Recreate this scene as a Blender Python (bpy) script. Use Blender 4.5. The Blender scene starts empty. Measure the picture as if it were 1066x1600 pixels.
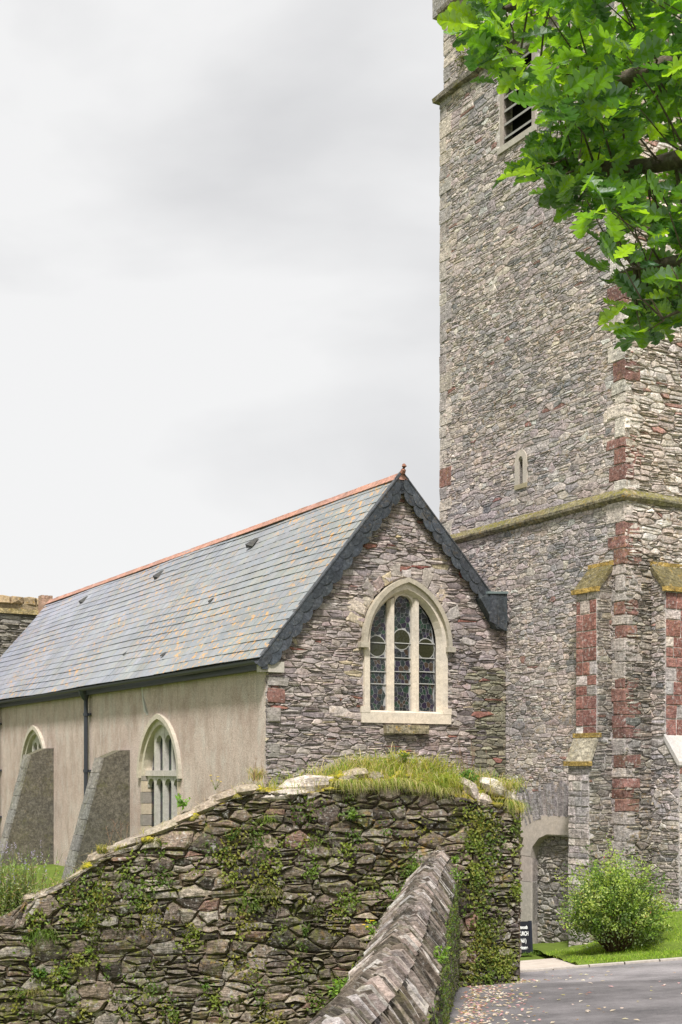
import bpy, math, random
import numpy as np
from mathutils import Vector as V3, Matrix

# ------------------------------------------------------------------ camera, world, sun, exposure
sc = bpy.context.scene
C = sc.collection
F = 2000.0                                   # focal length in photograph pixels
cam_d = bpy.data.cameras.new('camera')
cam = bpy.data.objects.new('camera', cam_d); C.objects.link(cam)
cam.rotation_euler = (math.radians(90), 0, 0)
cam_d.sensor_fit = 'HORIZONTAL'; cam_d.sensor_width = 36
cam_d.lens = F / 1066 * 36
cam_d.shift_y = 400 / 1066
cam_d.clip_start = .1; cam_d.clip_end = 3000
sc.camera = cam

SUN_DIR = V3((-0.05, -0.52, 0.80)).normalized()       # towards the sun
elev = math.asin(SUN_DIR.z); azim = math.atan2(SUN_DIR.x, SUN_DIR.y)
w = bpy.data.worlds.new('World'); sc.world = w; w.use_nodes = True
nt = w.node_tree; nt.nodes.clear()
def wn(t, **k):
    n = nt.nodes.new(t)
    for a, b in k.items(): setattr(n, a, b)
    return n
sky = wn('ShaderNodeTexSky', sky_type='NISHITA', sun_disc=False, sun_elevation=elev, sun_rotation=azim)
sky.air_density = 1; sky.dust_density = 3
tc = wn('ShaderNodeTexCoord')
mp = wn('ShaderNodeMapping'); mp.inputs['Scale'].default_value = (1.5, 1.5, 2.6); mp.inputs['Location'].default_value = (3.1, .6, .35)
nz = wn('ShaderNodeTexNoise'); nz.inputs['Scale'].default_value = 1.35; nz.inputs['Detail'].default_value = 8; nz.inputs['Roughness'].default_value = .47; nz.inputs['Distortion'].default_value = .35
rp = wn('ShaderNodeValToRGB')
rp.color_ramp.elements[0].position = .34; rp.color_ramp.elements[0].color = (4.15, 4.15, 4.2, 1)
rp.color_ramp.elements[1].position = .52; rp.color_ramp.elements[1].color = (5.6, 5.58, 5.56, 1)
mx = wn('ShaderNodeMix', data_type='RGBA'); mx.inputs[0].default_value = .96
bg = wn('ShaderNodeBackground'); bg.inputs['Strength'].default_value = .1
out = wn('ShaderNodeOutputWorld')
L = nt.links.new
L(tc.outputs['Generated'], mp.inputs[0]); L(mp.outputs[0], nz.inputs['Vector']); L(nz.outputs['Fac'], rp.inputs[0])
L(sky.outputs[0], mx.inputs[6]); L(rp.outputs[0], mx.inputs[7]); L(mx.outputs[2], bg.inputs[0]); L(bg.outputs[0], out.inputs[0])

sd = bpy.data.lights.new('sun', 'SUN'); sd.energy = 3.5; sd.angle = math.radians(8); sd.color = (1, .96, .92)
so = bpy.data.objects.new('sun', sd); C.objects.link(so)
so.rotation_euler = (-SUN_DIR).to_track_quat('-Z', 'Y').to_euler(); so.location = SUN_DIR * 60
sc.view_settings.view_transform = 'Standard'; sc.view_settings.look = 'None'
sc.view_settings.gamma = 1; sc.view_settings.exposure = 0.72; sc.view_settings.use_curve_mapping = False

# ------------------------------------------------------------------ helpers
R = random.Random(7)
PI = math.pi
def tag(o, label=None, cat=None, group=None, kind=None):
    for k, v in (('label', label), ('category', cat), ('group', group), ('kind', kind)):
        if v: o[k] = v
    return o
def thing(name, label, cat, loc=(0, 0, 0), group=None):
    o = bpy.data.objects.new(name, None); C.objects.link(o); o.location = loc
    o.empty_display_size = .1
    return tag(o, label, cat, group)

class MB:
    """collects faces with a colour each; build() links ONE mesh object"""
    def __init__(s): s.v = []; s.f = []; s.c = []
    def add(s, vs, fs, col=(1, 1, 1)):
        b = len(s.v); s.v += [tuple(x) for x in vs]
        s.f += [tuple(i + b for i in f) for f in fs]
        s.c += [col] * len(fs)
        return s
    def mesh(s, name, mat, off=(0, 0, 0), smooth=False):
        me = bpy.data.meshes.new(name)
        vs = s.v
        if any(off): vs = [(a - off[0], b - off[1], c - off[2]) for a, b, c in vs]
        me.from_pydata(vs, [], s.f)
        at = me.color_attributes.new('Col', 'FLOAT_COLOR', 'CORNER')
        n = np.array([len(f) for f in s.f]); col = np.ones((len(s.f), 4), 'f'); col[:, :3] = np.array(s.c, 'f').reshape(-1, 3)
        at.data.foreach_set('color', np.repeat(col, n, axis=0).ravel())
        me.materials.append(mat)
        if smooth: me.polygons.foreach_set('use_smooth', [True] * len(s.f))
        return me
    def build(s, name, mat, parent=None, smooth=False, kind=None, label=None, at=None):
        root = parent
        off = V3((0, 0, 0))
        while root is not None: off += root.location; root = root.parent
        loc = V3((0, 0, 0))
        if at is not None: loc = V3(at) - off
        o = bpy.data.objects.new(name, s.mesh(name, mat, tuple(off + loc), smooth)); C.objects.link(o)
        o.location = loc
        if parent: o.parent = parent
        return tag(o, label, kind=kind)

def box_vf(o, a, b, c):
    """box from corner o with edge vectors a b c"""
    o, a, b, c = V3(o), V3(a), V3(b), V3(c)
    vs = [o, o + a, o + a + b, o + b, o + c, o + a + c, o + a + b + c, o + b + c]
    fs = [(0, 3, 2, 1), (4, 5, 6, 7), (0, 1, 5, 4), (1, 2, 6, 5), (2, 3, 7, 6), (3, 0, 4, 7)]
    if a.cross(b).dot(c) < 0: fs = [f[::-1] for f in fs]
    return vs, fs
def tube_vf(pts, rs, n=6):
    pts = [V3(p) for p in pts]; vs = []; fs = []
    for i, p in enumerate(pts):
        d = (pts[min(i + 1, len(pts) - 1)] - pts[max(i - 1, 0)]).normalized()
        a = d.orthogonal().normalized() if abs(d.z) > .9 else d.cross(V3((0, 0, 1))).normalized()
        b = d.cross(a)
        r = rs[i] if isinstance(rs, (list, tuple)) else rs
        for k in range(n):
            t = 2 * PI * k / n; vs.append(p + a * (math.cos(t) * r) + b * (math.sin(t) * r))
    for i in range(len(pts) - 1):
        for k in range(n):
            fs.append((i * n + k, i * n + (k + 1) % n, (i + 1) * n + (k + 1) % n, (i + 1) * n + k))
    fs.append(tuple(range(n))[::-1]); fs.append(tuple((len(pts) - 1) * n + k for k in range(n)))
    return vs, fs

def pix(p): return (533 + F * p[0] / p[1], 1200 - F * p[2] / p[1])

class Plane:
    def __init__(s, o, u, v, n=None):
        s.o, s.u, s.v = V3(o), V3(u).normalized(), V3(v).normalized()
        s.n = V3(n).normalized() if n else s.u.cross(s.v)
    def p(s, u, v, d=0.0): return s.o + s.u * u + s.v * v + s.n * d
    def hit(s, px, py, d=0.0):
        r = V3(((px - 533) / F, 1, (1200 - py) / F)); o = s.o + s.n * d
        q = r * (o.dot(s.n) / r.dot(s.n)) - s.o
        return q.dot(s.u), q.dot(s.v)

def prism(mb, pl, pts, d0, d1, col=(1, 1, 1), back=False):
    """polygon pts (u,v) from depth d0 to d1 (outwards); front face and sides"""
    ar = sum(pts[i][0] * pts[(i + 1) % len(pts)][1] - pts[(i + 1) % len(pts)][0] * pts[i][1] for i in range(len(pts)))
    flip = (pl.u.cross(pl.v).dot(pl.n) > 0) != (ar > 0)
    if flip: pts = pts[::-1]
    n = len(pts); vs = [pl.p(u, v, d1) for u, v in pts] + [pl.p(u, v, d0) for u, v in pts]
    fs = [tuple(range(n))] + [(i, i + n, (i + 1) % n + n, (i + 1) % n) for i in range(n)]
    if back: fs.append(tuple(range(n, 2 * n))[::-1])
    mb.add(vs, fs, col)
def band(mb, pl, outer, inner, d0, d1, col=(1, 1, 1), din=None):
    for i in range(len(outer) - 1):
        prism(mb, pl, [outer[i], outer[i + 1], inner[i + 1], inner[i]], d0, d1, col)
def arch(uc, w_, vs, rise, n=8):
    """pointed arch from left springing to right springing"""
    r = (w_ * w_ + rise * rise) / (2 * w_); a1 = math.asin(min(1, rise / r))
    if rise < w_ * .999: pass
    left = []
    for i in range(n + 1):
        a = a1 * i / n; x = uc - w_ + r - r * math.cos(a); y = vs + r * math.sin(a)
        left.append((x, y))
    return left + [(2 * uc - x, y) for x, y in left[-2::-1]]

def clip(poly, a, b, c):
    """keep a*x+b*y<=c"""
    out_ = []; n = len(poly)
    for i in range(n):
        p, q = poly[i], poly[(i + 1) % n]
        sp = a * p[0] + b * p[1] - c; sq = a * q[0] + b * q[1] - c
        if sp <= 0: out_.append(p)
        if (sp < 0 < sq) or (sq < 0 < sp):
            t = sp / (sp - sq); out_.append((p[0] + (q[0] - p[0]) * t, p[1] + (q[1] - p[1]) * t))
    return out_
def clip_convex(poly, conv):
    n = len(conv)
    ar = sum(conv[i][0] * conv[(i + 1) % n][1] - conv[(i + 1) % n][0] * conv[i][1] for i in range(n))
    for i in range(n):
        p, q = conv[i], conv[(i + 1) % n]
        a, b = (q[1] - p[1]), -(q[0] - p[0])
        if ar < 0: a, b = -a, -b
        poly = clip(poly, a, b, a * p[0] + b * p[1])
        if len(poly) < 3: return []
    return poly
def area(p): return .5 * abs(sum(p[i][0] * p[(i + 1) % len(p)][1] - p[(i + 1) % len(p)][0] * p[i][1] for i in range(len(p))))
def inside(p, poly):
    r_ = False; n = len(poly)
    for i in range(n):
        a, b = poly[i], poly[(i + 1) % n]
        if (a[1] > p[1]) != (b[1] > p[1]) and p[0] < (b[0] - a[0]) * (p[1] - a[1]) / (b[1] - a[1]) + a[0]: r_ = not r_
    return r_

def cells(u0, u1, v0, v1, h, asp, rng, var=.45, jit=.3, wv=.5):
    """irregular rubble cells: a stretched power diagram of jittered rows"""
    S = []; y = v0 - h
    while y < v1 + h:
        rh = h * rng.uniform(1 - var, 1 + var); x = u0 / asp - h * rng.uniform(.5, 1.5)
        while x < u1 / asp + h:
            wd = rh * rng.choice((.55, .8, 1, 1.3, 1.8)) * rng.uniform(.8, 1.2)
            S.append((x + wd / 2, y + rh / 2 + rng.uniform(-jit, jit) * rh, (rng.random() * h * wv) ** 2)); x += wd
        y += rh
    g = {}; cs = h * 1.5
    for i, s in enumerate(S): g.setdefault((int(s[0] // cs), int(s[1] // cs)), []).append(i)
    res = []
    for i, (x, y, w_) in enumerate(S):
        if not (u0 - h < x * asp < u1 + h and v0 - h < y < v1 + h): continue
        k = 2.2 * h; poly = [(x - k, y - k), (x + k, y - k), (x + k, y + k), (x - k, y + k)]
        gx, gy = int(x // cs), int(y // cs)
        nb = [j for a in (-2, -1, 0, 1, 2) for b in (-2, -1, 0, 1, 2) for j in g.get((gx + a, gy + b), ()) if j != i]
        nb = sorted(((S[j][0] - x) ** 2 + (S[j][1] - y) ** 2, j) for j in nb)[:18]
        for dd, j in nb:
            X, Y, W = S[j]
            a, b = X - x, Y - y
            poly = clip(poly, 2 * a, 2 * b, X * X + Y * Y - x * x - y * y + w_ - W)
            if len(poly) < 3: break
        if len(poly) >= 3: res.append([(p[0] * asp, p[1]) for p in poly])
    return res

def stone_vf(pl, poly, gap, relief, rng, rough=.012, d0=-.03, soft=.8):
    """one rubble stone: uneven outline, shoulder and a tilted broken face"""
    cx = sum(p[0] for p in poly) / len(poly); cy = sum(p[1] for p in poly) / len(poly)
    pts = []
    for i in range(len(poly)):
        p, q = poly[i], poly[(i + 1) % len(poly)]
        L_ = math.hypot(q[0] - p[0], q[1] - p[1])
        if L_ < .02: continue
        pts.append(p)
        if L_ > .14: pts.append(((p[0] + q[0]) / 2, (p[1] + q[1]) / 2))
    if len(pts) < 3: return None
    hw = max(abs(p[0] - cx) for p in pts); hh = max(abs(p[1] - cy) for p in pts)
    if hw < gap * 1.3 or hh < gap * 1.3: return None
    kx, ky = 1 - gap / hw, 1 - gap / hh
    pts = [(cx + (p[0] - cx) * kx + rng.uniform(-rough, rough), cy + (p[1] - cy) * ky + rng.uniform(-rough, rough) * .7) for p in pts]
    ar = sum(pts[i][0] * pts[(i + 1) % len(pts)][1] - pts[(i + 1) % len(pts)][0] * pts[i][1] for i in range(len(pts)))
    if (pl.u.cross(pl.v).dot(pl.n) > 0) != (ar > 0): pts = pts[::-1]
    n = len(pts); rl = relief * rng.uniform(.55, 1.5); tu, tv = rng.uniform(-.35, .35) * rl / hw, rng.uniform(-.4, .4) * rl / hh
    dz = lambda u, v: (u - cx) * tu + (v - cy) * tv
    vs = [pl.p(u, v, d0) for u, v in pts]
    vs += [pl.p(cx + (u - cx) * .985, cy + (v - cy) * .985, rl * .55 + dz(u, v) * .5) for u, v in pts]
    vs += [pl.p(cx + (u - cx) * soft * rng.uniform(.93, 1.07), cy + (v - cy) * soft * rng.uniform(.93, 1.07), rl * rng.uniform(.85, 1.1) + dz(u, v)) for u, v in pts]
    vs.append(pl.p(cx + rng.uniform(-.2, .2) * hw, cy + rng.uniform(-.2, .2) * hh, rl * rng.uniform(.95, 1.2)))
    fs = [(i, (i + 1) % n, n + (i + 1) % n, n + i) for i in range(n)]
    fs += [(n + i, n + (i + 1) % n, 2 * n + (i + 1) % n, 2 * n + i) for i in range(n)]
    fs += [(2 * n + i, 2 * n + (i + 1) % n, 3 * n) for i in range(n)]
    return vs, fs

def split(c, rng, h):
    """some cells are beds of two or three thin slabs"""
    v0, v1 = min(p[1] for p in c), max(p[1] for p in c)
    if v1 - v0 < .8 * h or rng.random() > .6: return [c]
    k = 2 if rng.random() < .6 else 3; res = []; sl = rng.uniform(-.08, .08); cx = sum(p[0] for p in c) / len(c)
    lo = -1e9
    for i in range(k):
        hi = 1e9 if i == k - 1 else v0 + (v1 - v0) * (i + 1 + rng.uniform(-.2, .2)) / k
        q = c
        if lo > -1e8: q = clip(q, sl, -1, sl * cx - lo)
        if hi < 1e8: q = clip(q, -sl, 1, -sl * cx + hi)
        if len(q) >= 3: res.append(q)
        lo = hi
    return res

class Stones:
    """stones of one thing: the largest in the picture become parts, the rest one mass"""
    def __init__(s): s.l = []
    def add(s, vf, col, keep=False):
        if vf is None: return
        xs = [pix(v) for v in vf[0] if v[1] > .5]
        if not xs: return
        x0, x1 = min(a for a, b in xs), max(a for a, b in xs); y0, y1 = min(b for a, b in xs), max(b for a, b in xs)
        vis = x1 > 0 and x0 < 1066 and y1 > 0 and y0 < 1600
        s.l.append(((x1 - x0) * (y1 - y0) * (1 if vis else .001) * (50 if keep else 1), vf, col))
    def wall(s, pl, conv, h, asp, pal, rng, gap=.009, relief=.02, holes=(), rough=.012, var=.45, top=None, special=(), soft=.8, jit=.3, wv=.5, slabs=True):
        u0, u1 = min(p[0] for p in conv), max(p[0] for p in conv); v0, v1 = min(p[1] for p in conv), max(p[1] for p in conv)
        for c in [q for c0 in cells(u0, u1, v0, v1, h, asp, rng, var, jit, wv) for q in (split(c0, rng, h) if slabs else [c0])]:
            c = clip_convex(c, conv)
            if len(c) < 3: continue
            if top:
                c = [(u, min(v, top(u))) for u, v in c]
            if area(c) < .1 * h * h: continue
            m = (sum(p[0] for p in c) / len(c), sum(p[1] for p in c) / len(c))
            bad = False
            for ins, push in holes:
                if ins(m): bad = True; break
                c = [push(p) if ins(p) else p for p in c]
            if bad or area(c) < .1 * h * h: continue
            col = pal(m[0], m[1], rng)
            for su, sv, scol in special:
                if inside((su, sv), c): col = scol
            s.add(stone_vf(pl, c, gap, relief, rng, rough, soft=soft), col)
    def build(s, mat, parent, name='stone', n=300, mass='rubble_infill'):
        s.l.sort(key=lambda t: -t[0])
        for k, (a, vf, col) in enumerate(s.l[:n]):
            MB().add(vf[0], vf[1], col).build(name, mat, parent)
        if len(s.l) > n:
            m = MB()
            for a, vf, col in s.l[n:]: m.add(vf[0], vf[1], col)
            m.build(mass, mat, parent, kind='stuff')

def rect_hole(a, b, c, d):
    def ins(p): return a < p[0] < b and c < p[1] < d
    def push(p):
        ds = [(p[0] - a, (a, p[1])), (b - p[0], (b, p[1])), (p[1] - c, (p[0], c)), (d - p[1], (p[0], d))]
        return min(ds)[1]
    return ins, push
def arch_hole(uc, w_, v0, vs, rise):
    poly = [(uc - w_, v0)] + arch(uc, w_, vs, rise, 8) + [(uc + w_, v0)]
    def ins(p): return inside(p, poly)
    def push(p):
        if p[1] < vs:
            if p[1] - v0 < .08: return (p[0], v0)
            return (uc - w_, p[1]) if p[0] < uc else (uc + w_, p[1])
        q = p
        for _ in range(30):
            if not ins(q): break
            q = (uc + (q[0] - uc) * 1.05 + (.001 if q[0] > uc else -.001), vs + (q[1] - vs) * 1.05)
        return q
    return ins, push
def core_face(mb, pl, conv, holes, d, col):
    parts = [conv]
    for (a, b, c, e) in holes:
        new = []
        for p in parts:
            for q in (clip(p, 1, 0, a), clip(p, -1, 0, -b), clip(clip(clip(p, -1, 0, -a), 1, 0, b), 0, 1, c) if True else None,
                      clip(clip(clip(p, -1, 0, -a), 1, 0, b), 0, -1, -e)):
                if q and len(q) >= 3 and area(q) > 1e-5: new.append(q)
        parts = new
    for p in parts:
        ar = sum(p[i][0] * p[(i + 1) % len(p)][1] - p[(i + 1) % len(p)][0] * p[i][1] for i in range(len(p)))
        if (pl.u.cross(pl.v).dot(pl.n) > 0) != (ar > 0): p = p[::-1]
        mb.add([pl.p(u, v, d) for u, v in p], [tuple(range(len(p)))], col)
def recess(mb, pl, hole, d_front, d_back, col, backcol):
    a, b, c, e = hole
    q = [pl.p(a, c, d_front), pl.p(b, c, d_front), pl.p(b, e, d_front), pl.p(a, e, d_front),
         pl.p(a, c, d_back), pl.p(b, c, d_back), pl.p(b, e, d_back), pl.p(a, e, d_back)]
    mb.add(q, [(0, 1, 5, 4), (1, 2, 6, 5), (2, 3, 7, 6), (3, 0, 4, 7)], col); mb.add(q[4:], [(0, 1, 2, 3)], backcol)

# ------------------------------------------------------------------ materials
def new_mat(name):
    m = bpy.data.materials.new(name); m.use_nodes = True; m.node_tree.nodes.clear(); return m
class NT:
    def __init__(s, m): s.t = m.node_tree
    def n(s, t, inp=None, **k):
        n = s.t.nodes.new(t)
        for a, b in k.items(): setattr(n, a, b)
        for a, b in (inp or {}).items():
            if hasattr(b, 'is_output'): s.t.links.new(b, n.inputs[a])
            else: n.inputs[a].default_value = b
        return n
    def noise(s, vec, scale, detail=4, rough=.6, stretch=None, off=(0, 0, 0)):
        if stretch or any(off):
            vec = s.n('ShaderNodeMapping', {0: vec, 'Scale': stretch or (1, 1, 1), 'Location': off}).outputs[0]
        return s.n('ShaderNodeTexNoise', {'Vector': vec, 'Scale': scale, 'Detail': detail, 'Roughness': rough}).outputs['Fac']
    def ramp(s, x, a, b, lo=0.0, hi=1.0):
        return s.n('ShaderNodeMapRange', {0: x, 1: a, 2: b, 3: lo, 4: hi}).outputs[0]
    def mix(s, f, a, b, mode='MIX'):
        n = s.n('ShaderNodeMix', {0: f, 6: a, 7: b}, data_type='RGBA', blend_type=mode); return n.outputs[2]
    def math(s, op, a, b=0.0, cl=False):
        return s.n('ShaderNodeMath', {0: a, 1: b}, operation=op, use_clamp=cl).outputs[0]
    def grey(s, v): return s.n('ShaderNodeCombineColor', {0: v, 1: v, 2: v}).outputs[0]

def mat_stone(name, white=.3, yellow=.2, moss=.2, moss_up=.5, strata=1.0, bump=.5, rough=.88, green=(.07, .085, .018), dist=.02, ysc=2.2, wcol=(.58, .57, .54, 1), con=1.0):
    m = new_mat(name); t = NT(m)
    pos = t.n('ShaderNodeNewGeometry'); P = pos.outputs['Position']; N = pos.outputs['Normal']
    col = t.n('ShaderNodeVertexColor', layer_name='Col').outputs['Color']
    st = t.noise(P, 1, 5, .65, (7, 7, 7 + 38 * strata)); fine = t.noise(P, 38, 5, .7); mid = t.noise(P, 6.5, 3, .6)
    blot = t.noise(P, 15, 4, .75, off=(2, 7, 1)); big = t.noise(P, .55, 3, .6, off=(5, 5, 2))
    col = t.mix(1, col, t.grey(t.ramp(st, .3, .7, 1 - .28 * con, 1 + .27 * con)), 'MULTIPLY')
    col = t.mix(1, col, t.grey(t.ramp(fine, .32, .68, 1 - .36 * con, 1 + .34 * con)), 'MULTIPLY')
    col = t.mix(1, col, t.grey(t.ramp(blot, .36, .64, 1 - .30 * con, 1 + .30 * con)), 'MULTIPLY')
    col = t.mix(1, col, t.grey(t.ramp(mid, .35, .65, 1 - .12 * con, 1 + .12 * con)), 'MULTIPLY')
    col = t.mix(1, col, t.mix(t.ramp(big, .38, .62), (.90, .91, .93, 1), (1.10, 1.07, 1.03, 1)), 'MULTIPLY')
    if white:
        a = t.noise(P, 16, 5, .75, off=(4, 1, 9)); b = t.noise(P, 1.4, 2, .5, off=(7, 2, 3))
        f = t.math('MULTIPLY', t.ramp(a, .55, .63), t.ramp(b, .35, .65, .25, 1)); f = t.math('MULTIPLY', f, white)
        col = t.mix(f, col, wcol)
    if yellow:
        a = t.noise(P, 9, 4, .65, off=(14, 11, 9)); b = t.noise(P, ysc * .35, 3, .5, off=(1, 22, 3))
        f = t.math('MULTIPLY', t.ramp(a, .55, .66), t.ramp(b, .48, .6)); f = t.math('MULTIPLY', f, yellow)
        col = t.mix(f, col, (.36, .22, .045, 1))
    upz = t.n('ShaderNodeSeparateXYZ', {0: N}).outputs[2]
    a = t.noise(P, 2.1, 5, .65, off=(3, 3, 3)); a2 = t.noise(P, 17, 3, .6, off=(8, 3, 3))
    mm = t.math('ADD', t.ramp(a, .5, .68, 0, moss), t.math('MULTIPLY', t.ramp(upz, .15, .8), moss_up))
    mm = t.math('MULTIPLY', mm, t.ramp(a2, .36, .58), True)
    gr = t.mix(t.ramp(a2, .4, .7), (*green, 1), (green[0] * 2.6, green[1] * 2.3, green[2] * 1.6, 1))
    col = t.mix(mm, col, gr)
    hgt = t.math('ADD', t.math('MULTIPLY', st, .9), t.math('ADD', t.math('MULTIPLY', fine, .35), t.math('MULTIPLY', a2, .25)))
    bp = t.n('ShaderNodeBump', {'Strength': bump, 'Distance': dist, 'Height': hgt})
    bs = t.n('ShaderNodeBsdfPrincipled', {'Base Color': col, 'Roughness': rough, 'Normal': bp.outputs[0]})
    bs.inputs['Specular IOR Level'].default_value = .25
    o = t.n('ShaderNodeOutputMaterial', {0: bs.outputs[0]})
    return m
def mat_plain(name, rough=.6, spec=.4, nscale=20, namp=.15, bump=.15, metal=0, stretch=None, dist=.005):
    m = new_mat(name); t = NT(m)
    P = t.n('ShaderNodeNewGeometry').outputs['Position']
    col = t.n('ShaderNodeVertexColor', layer_name='Col').outputs['Color']
    a = t.noise(P, nscale, 5, .65, stretch)
    col = t.mix(1, col, t.grey(t.ramp(a, .3, .7, 1 - namp, 1 + namp)), 'MULTIPLY')
    bp = t.n('ShaderNodeBump', {'Strength': bump, 'Distance': dist, 'Height': a})
    bs = t.n('ShaderNodeBsdfPrincipled', {'Base Color': col, 'Roughness': rough, 'Metallic': metal, 'Normal': bp.outputs[0]})
    bs.inputs['Specular IOR Level'].default_value = spec
    t.n('ShaderNodeOutputMaterial', {0: bs.outputs[0]})
    return m
def mat_leaf(name, trans=.45, under=(.30, .38, .30), rough=.45, under_f=.75, spec=.35):
    m = new_mat(name); t = NT(m)
    g = t.n('ShaderNodeNewGeometry'); P = g.outputs['Position']
    col = t.n('ShaderNodeVertexColor', layer_name='Col').outputs['Color']
    a = t.noise(P, 45, 3, .6)
    col = t.mix(1, col, t.grey(t.ramp(a, .3, .7, .8, 1.2)), 'MULTIPLY')
    top = t.mix(t.math('MULTIPLY', g.outputs['Backfacing'], under_f), col, (*under, 1))
    bs = t.n('ShaderNodeBsdfPrincipled', {'Base Color': top, 'Roughness': rough}); bs.inputs['Specular IOR Level'].default_value = spec
    tcol = t.mix(1, col, (1.7, 1.8, .45, 1), 'MULTIPLY')
    tr = t.n('ShaderNodeBsdfTranslucent', {'Color': tcol})
    ms = t.n('ShaderNodeMixShader', {0: trans, 1: bs.outputs[0], 2: tr.outputs[0]})
    t.n('ShaderNodeOutputMaterial', {0: ms.outputs[0]})
    return m

M = {}
M['tower'] = mat_stone('tower_masonry', .7, .42, .10, .25, .8, .8, con=1.25, ysc=1.6)
M['tower_lit'] = M['tower']
M['gable'] = mat_stone('gable_masonry', .35, .2, .08, .3, 1.3, .6)
M['wall'] = mat_stone('boundary_masonry', .7, .6, .75, .5, .9, .9, dist=.03, con=1.35, ysc=3)
M['coping'] = mat_stone('coping_slate', .5, .15, .45, .2, .3, .8, dist=.02, green=(.05, .055, .02))
M['mossy'] = mat_stone('mossy_masonry', .1, .1, 1.3, .9, .9, .8, dist=.03, green=(.06, .085, .012))
M['string'] = mat_stone('mossy_ledge', .4, .9, .8, .6, .4, .6, green=(.085, .085, .010), ysc=6, con=1.7)
M['ledge'] = mat_stone('lichened_ledge', .35, 1.0, .5, .15, .3, .8, green=(.06, .055, .012), ysc=7, con=1.4)
M['dressed'] = mat_stone('dressed_limestone', .12, .06, .03, .05, .1, .2, con=.35, green=(.10, .09, .05), dist=.008)
M['sandstone'] = mat_stone('red_sandstone', 1.0, .35, .15, .4, .3, .6, wcol=(.46, .42, .40, 1), con=1.3)
M['capstone'] = mat_stone('pale_capstone', .5, .2, .2, .15, .4, .7, dist=.03)
M['render'] = None

# ------------------------------------------------------------------ layout
d1 = V3((-.5072, .8618, 0)); d2 = V3((.8618, .5072, 0))       # the two building directions
nL = -d2; nR = -d1                                             # outward normals of the side faces and the gable faces
Z = V3((0, 0, 1))
T0 = V3((5.525, 25.0, 0))                                      # near corner of the tower at eye height
TW = 6.32
Lc = V3((-1.48, 25.2, 0))                                      # near corner of the chapel
def road_z(x, y): return -1.594 + .0594 * x - .0917 * y
GZ = -2.75                                                     # churchyard level

# ---------- ground, road, path, lawn
def sheet(name, xs, ys, zf, mat, smooth=True, kind='structure', colf=None):
    m = MB(); nx = len(xs)
    vs = [(x, y, zf(x, y)) for y in ys for x in xs]
    fs = [(j * nx + i, j * nx + i + 1, (j + 1) * nx + i + 1, (j + 1) * nx + i) for j in range(len(ys) - 1) for i in range(nx - 1)]
    m.add(vs, fs, (1, 1, 1)); return m.build(name, mat, None, smooth, kind)
def lerp(a, b, n): return [a + (b - a) * i / n for i in range(n + 1)]
def sstep(a, b, x): t = max(0, min(1, (x - a) / (b - a))); return t * t * (3 - 2 * t)

def mat_asphalt():
    m = new_mat('asphalt'); t = NT(m); P = t.n('ShaderNodeNewGeometry').outputs['Position']
    a = t.noise(P, 120, 3, .7); b = t.noise(P, 1.1, 4, .6); c = t.noise(P, 9, 4, .7)
    f = t.math('ADD', t.math('MULTIPLY', a, .45), t.math('ADD', t.math('MULTIPLY', b, .37), t.math('MULTIPLY', c, .18)))
    col = t.n('ShaderNodeValToRGB', {0: f}); e = col.color_ramp.elements
    e[0].position = .38; e[0].color = (.05, .047, .05, 1); e[1].position = .62; e[1].color = (.22, .205, .21, 1)
    # the patch of newer surfacing nearer the camera, darker than the strip by the kerb
    y = t.n('ShaderNodeSeparateXYZ', {0: P})
    j = t.math('ADD', y.outputs[1], t.math('MULTIPLY', y.outputs[0], .36))
    j = t.math('ADD', j, t.math('MULTIPLY', t.noise(P, 1.5, 2, .5), .25))
    k = t.ramp(j, 19.72, 19.78, 1.0, 1.5)
    
    c2 = t.mix(1, col.outputs[0], t.grey(k), 'MULTIPLY')
    bp = t.n('ShaderNodeBump', {'Strength': .5, 'Distance': .006, 'Height': a})
    bs = t.n('ShaderNodeBsdfPrincipled', {'Base Color': c2, 'Roughness': .8, 'Normal': bp.outputs[0]})
    t.n('ShaderNodeOutputMaterial', {0: bs.outputs[0]}); return m
M['asphalt'] = mat_asphalt()
def mat_ground(name, c0, c1, s=3, b=.4):
    m = new_mat(name); t = NT(m); P = t.n('ShaderNodeNewGeometry').outputs['Position']
    a = t.noise(P, s, 6, .7); f = t.noise(P, s * 12, 4, .7)
    col = t.mix(t.ramp(t.math('ADD', t.math('MULTIPLY', a, .6), t.math('MULTIPLY', f, .4)), .36, .64), (*c0, 1), (*c1, 1))
    bp = t.n('ShaderNodeBump', {'Strength': b, 'Distance': .03, 'Height': f})
    bs = t.n('ShaderNodeBsdfPrincipled', {'Base Color': col, 'Roughness': .95, 'Normal': bp.outputs[0]}); bs.inputs['Specular IOR Level'].default_value = .1
    t.n('ShaderNodeOutputMaterial', {0: bs.outputs[0]}); return m
M['turf'] = mat_ground('turf', (.075, .11, .02), (.15, .21, .035))
M['earth'] = mat_ground('earth_and_moss', (.075, .06, .035), (.13, .13, .04), 5)
M['path'] = mat_ground('pale_path', (.42, .36, .31), (.58, .52, .46), 4, .15)

def ground_z(x, y):
    z = road_z(max(-30, min(30, x)), max(-30, min(32, y))) - .05
    if 2 < y < 19.5: z -= 1.3 * sstep(.12, -.12, x - (.107 * y - .62)) if x > -16 else 0
    return z
xs = [-900, -300, -90] + lerp(-30, -2, 14) + lerp(-1.8, 2.2, 32) + lerp(3, 30, 18) + [90, 300, 900]
ys = [-900, -300, -90] + lerp(-30, 0, 8) + lerp(.6, 19.2, 31) + [19.45, 19.55] + lerp(21, 60, 20) + [90, 300, 1500]
sheet('ground', xs, ys, ground_z, M['turf'])
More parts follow.
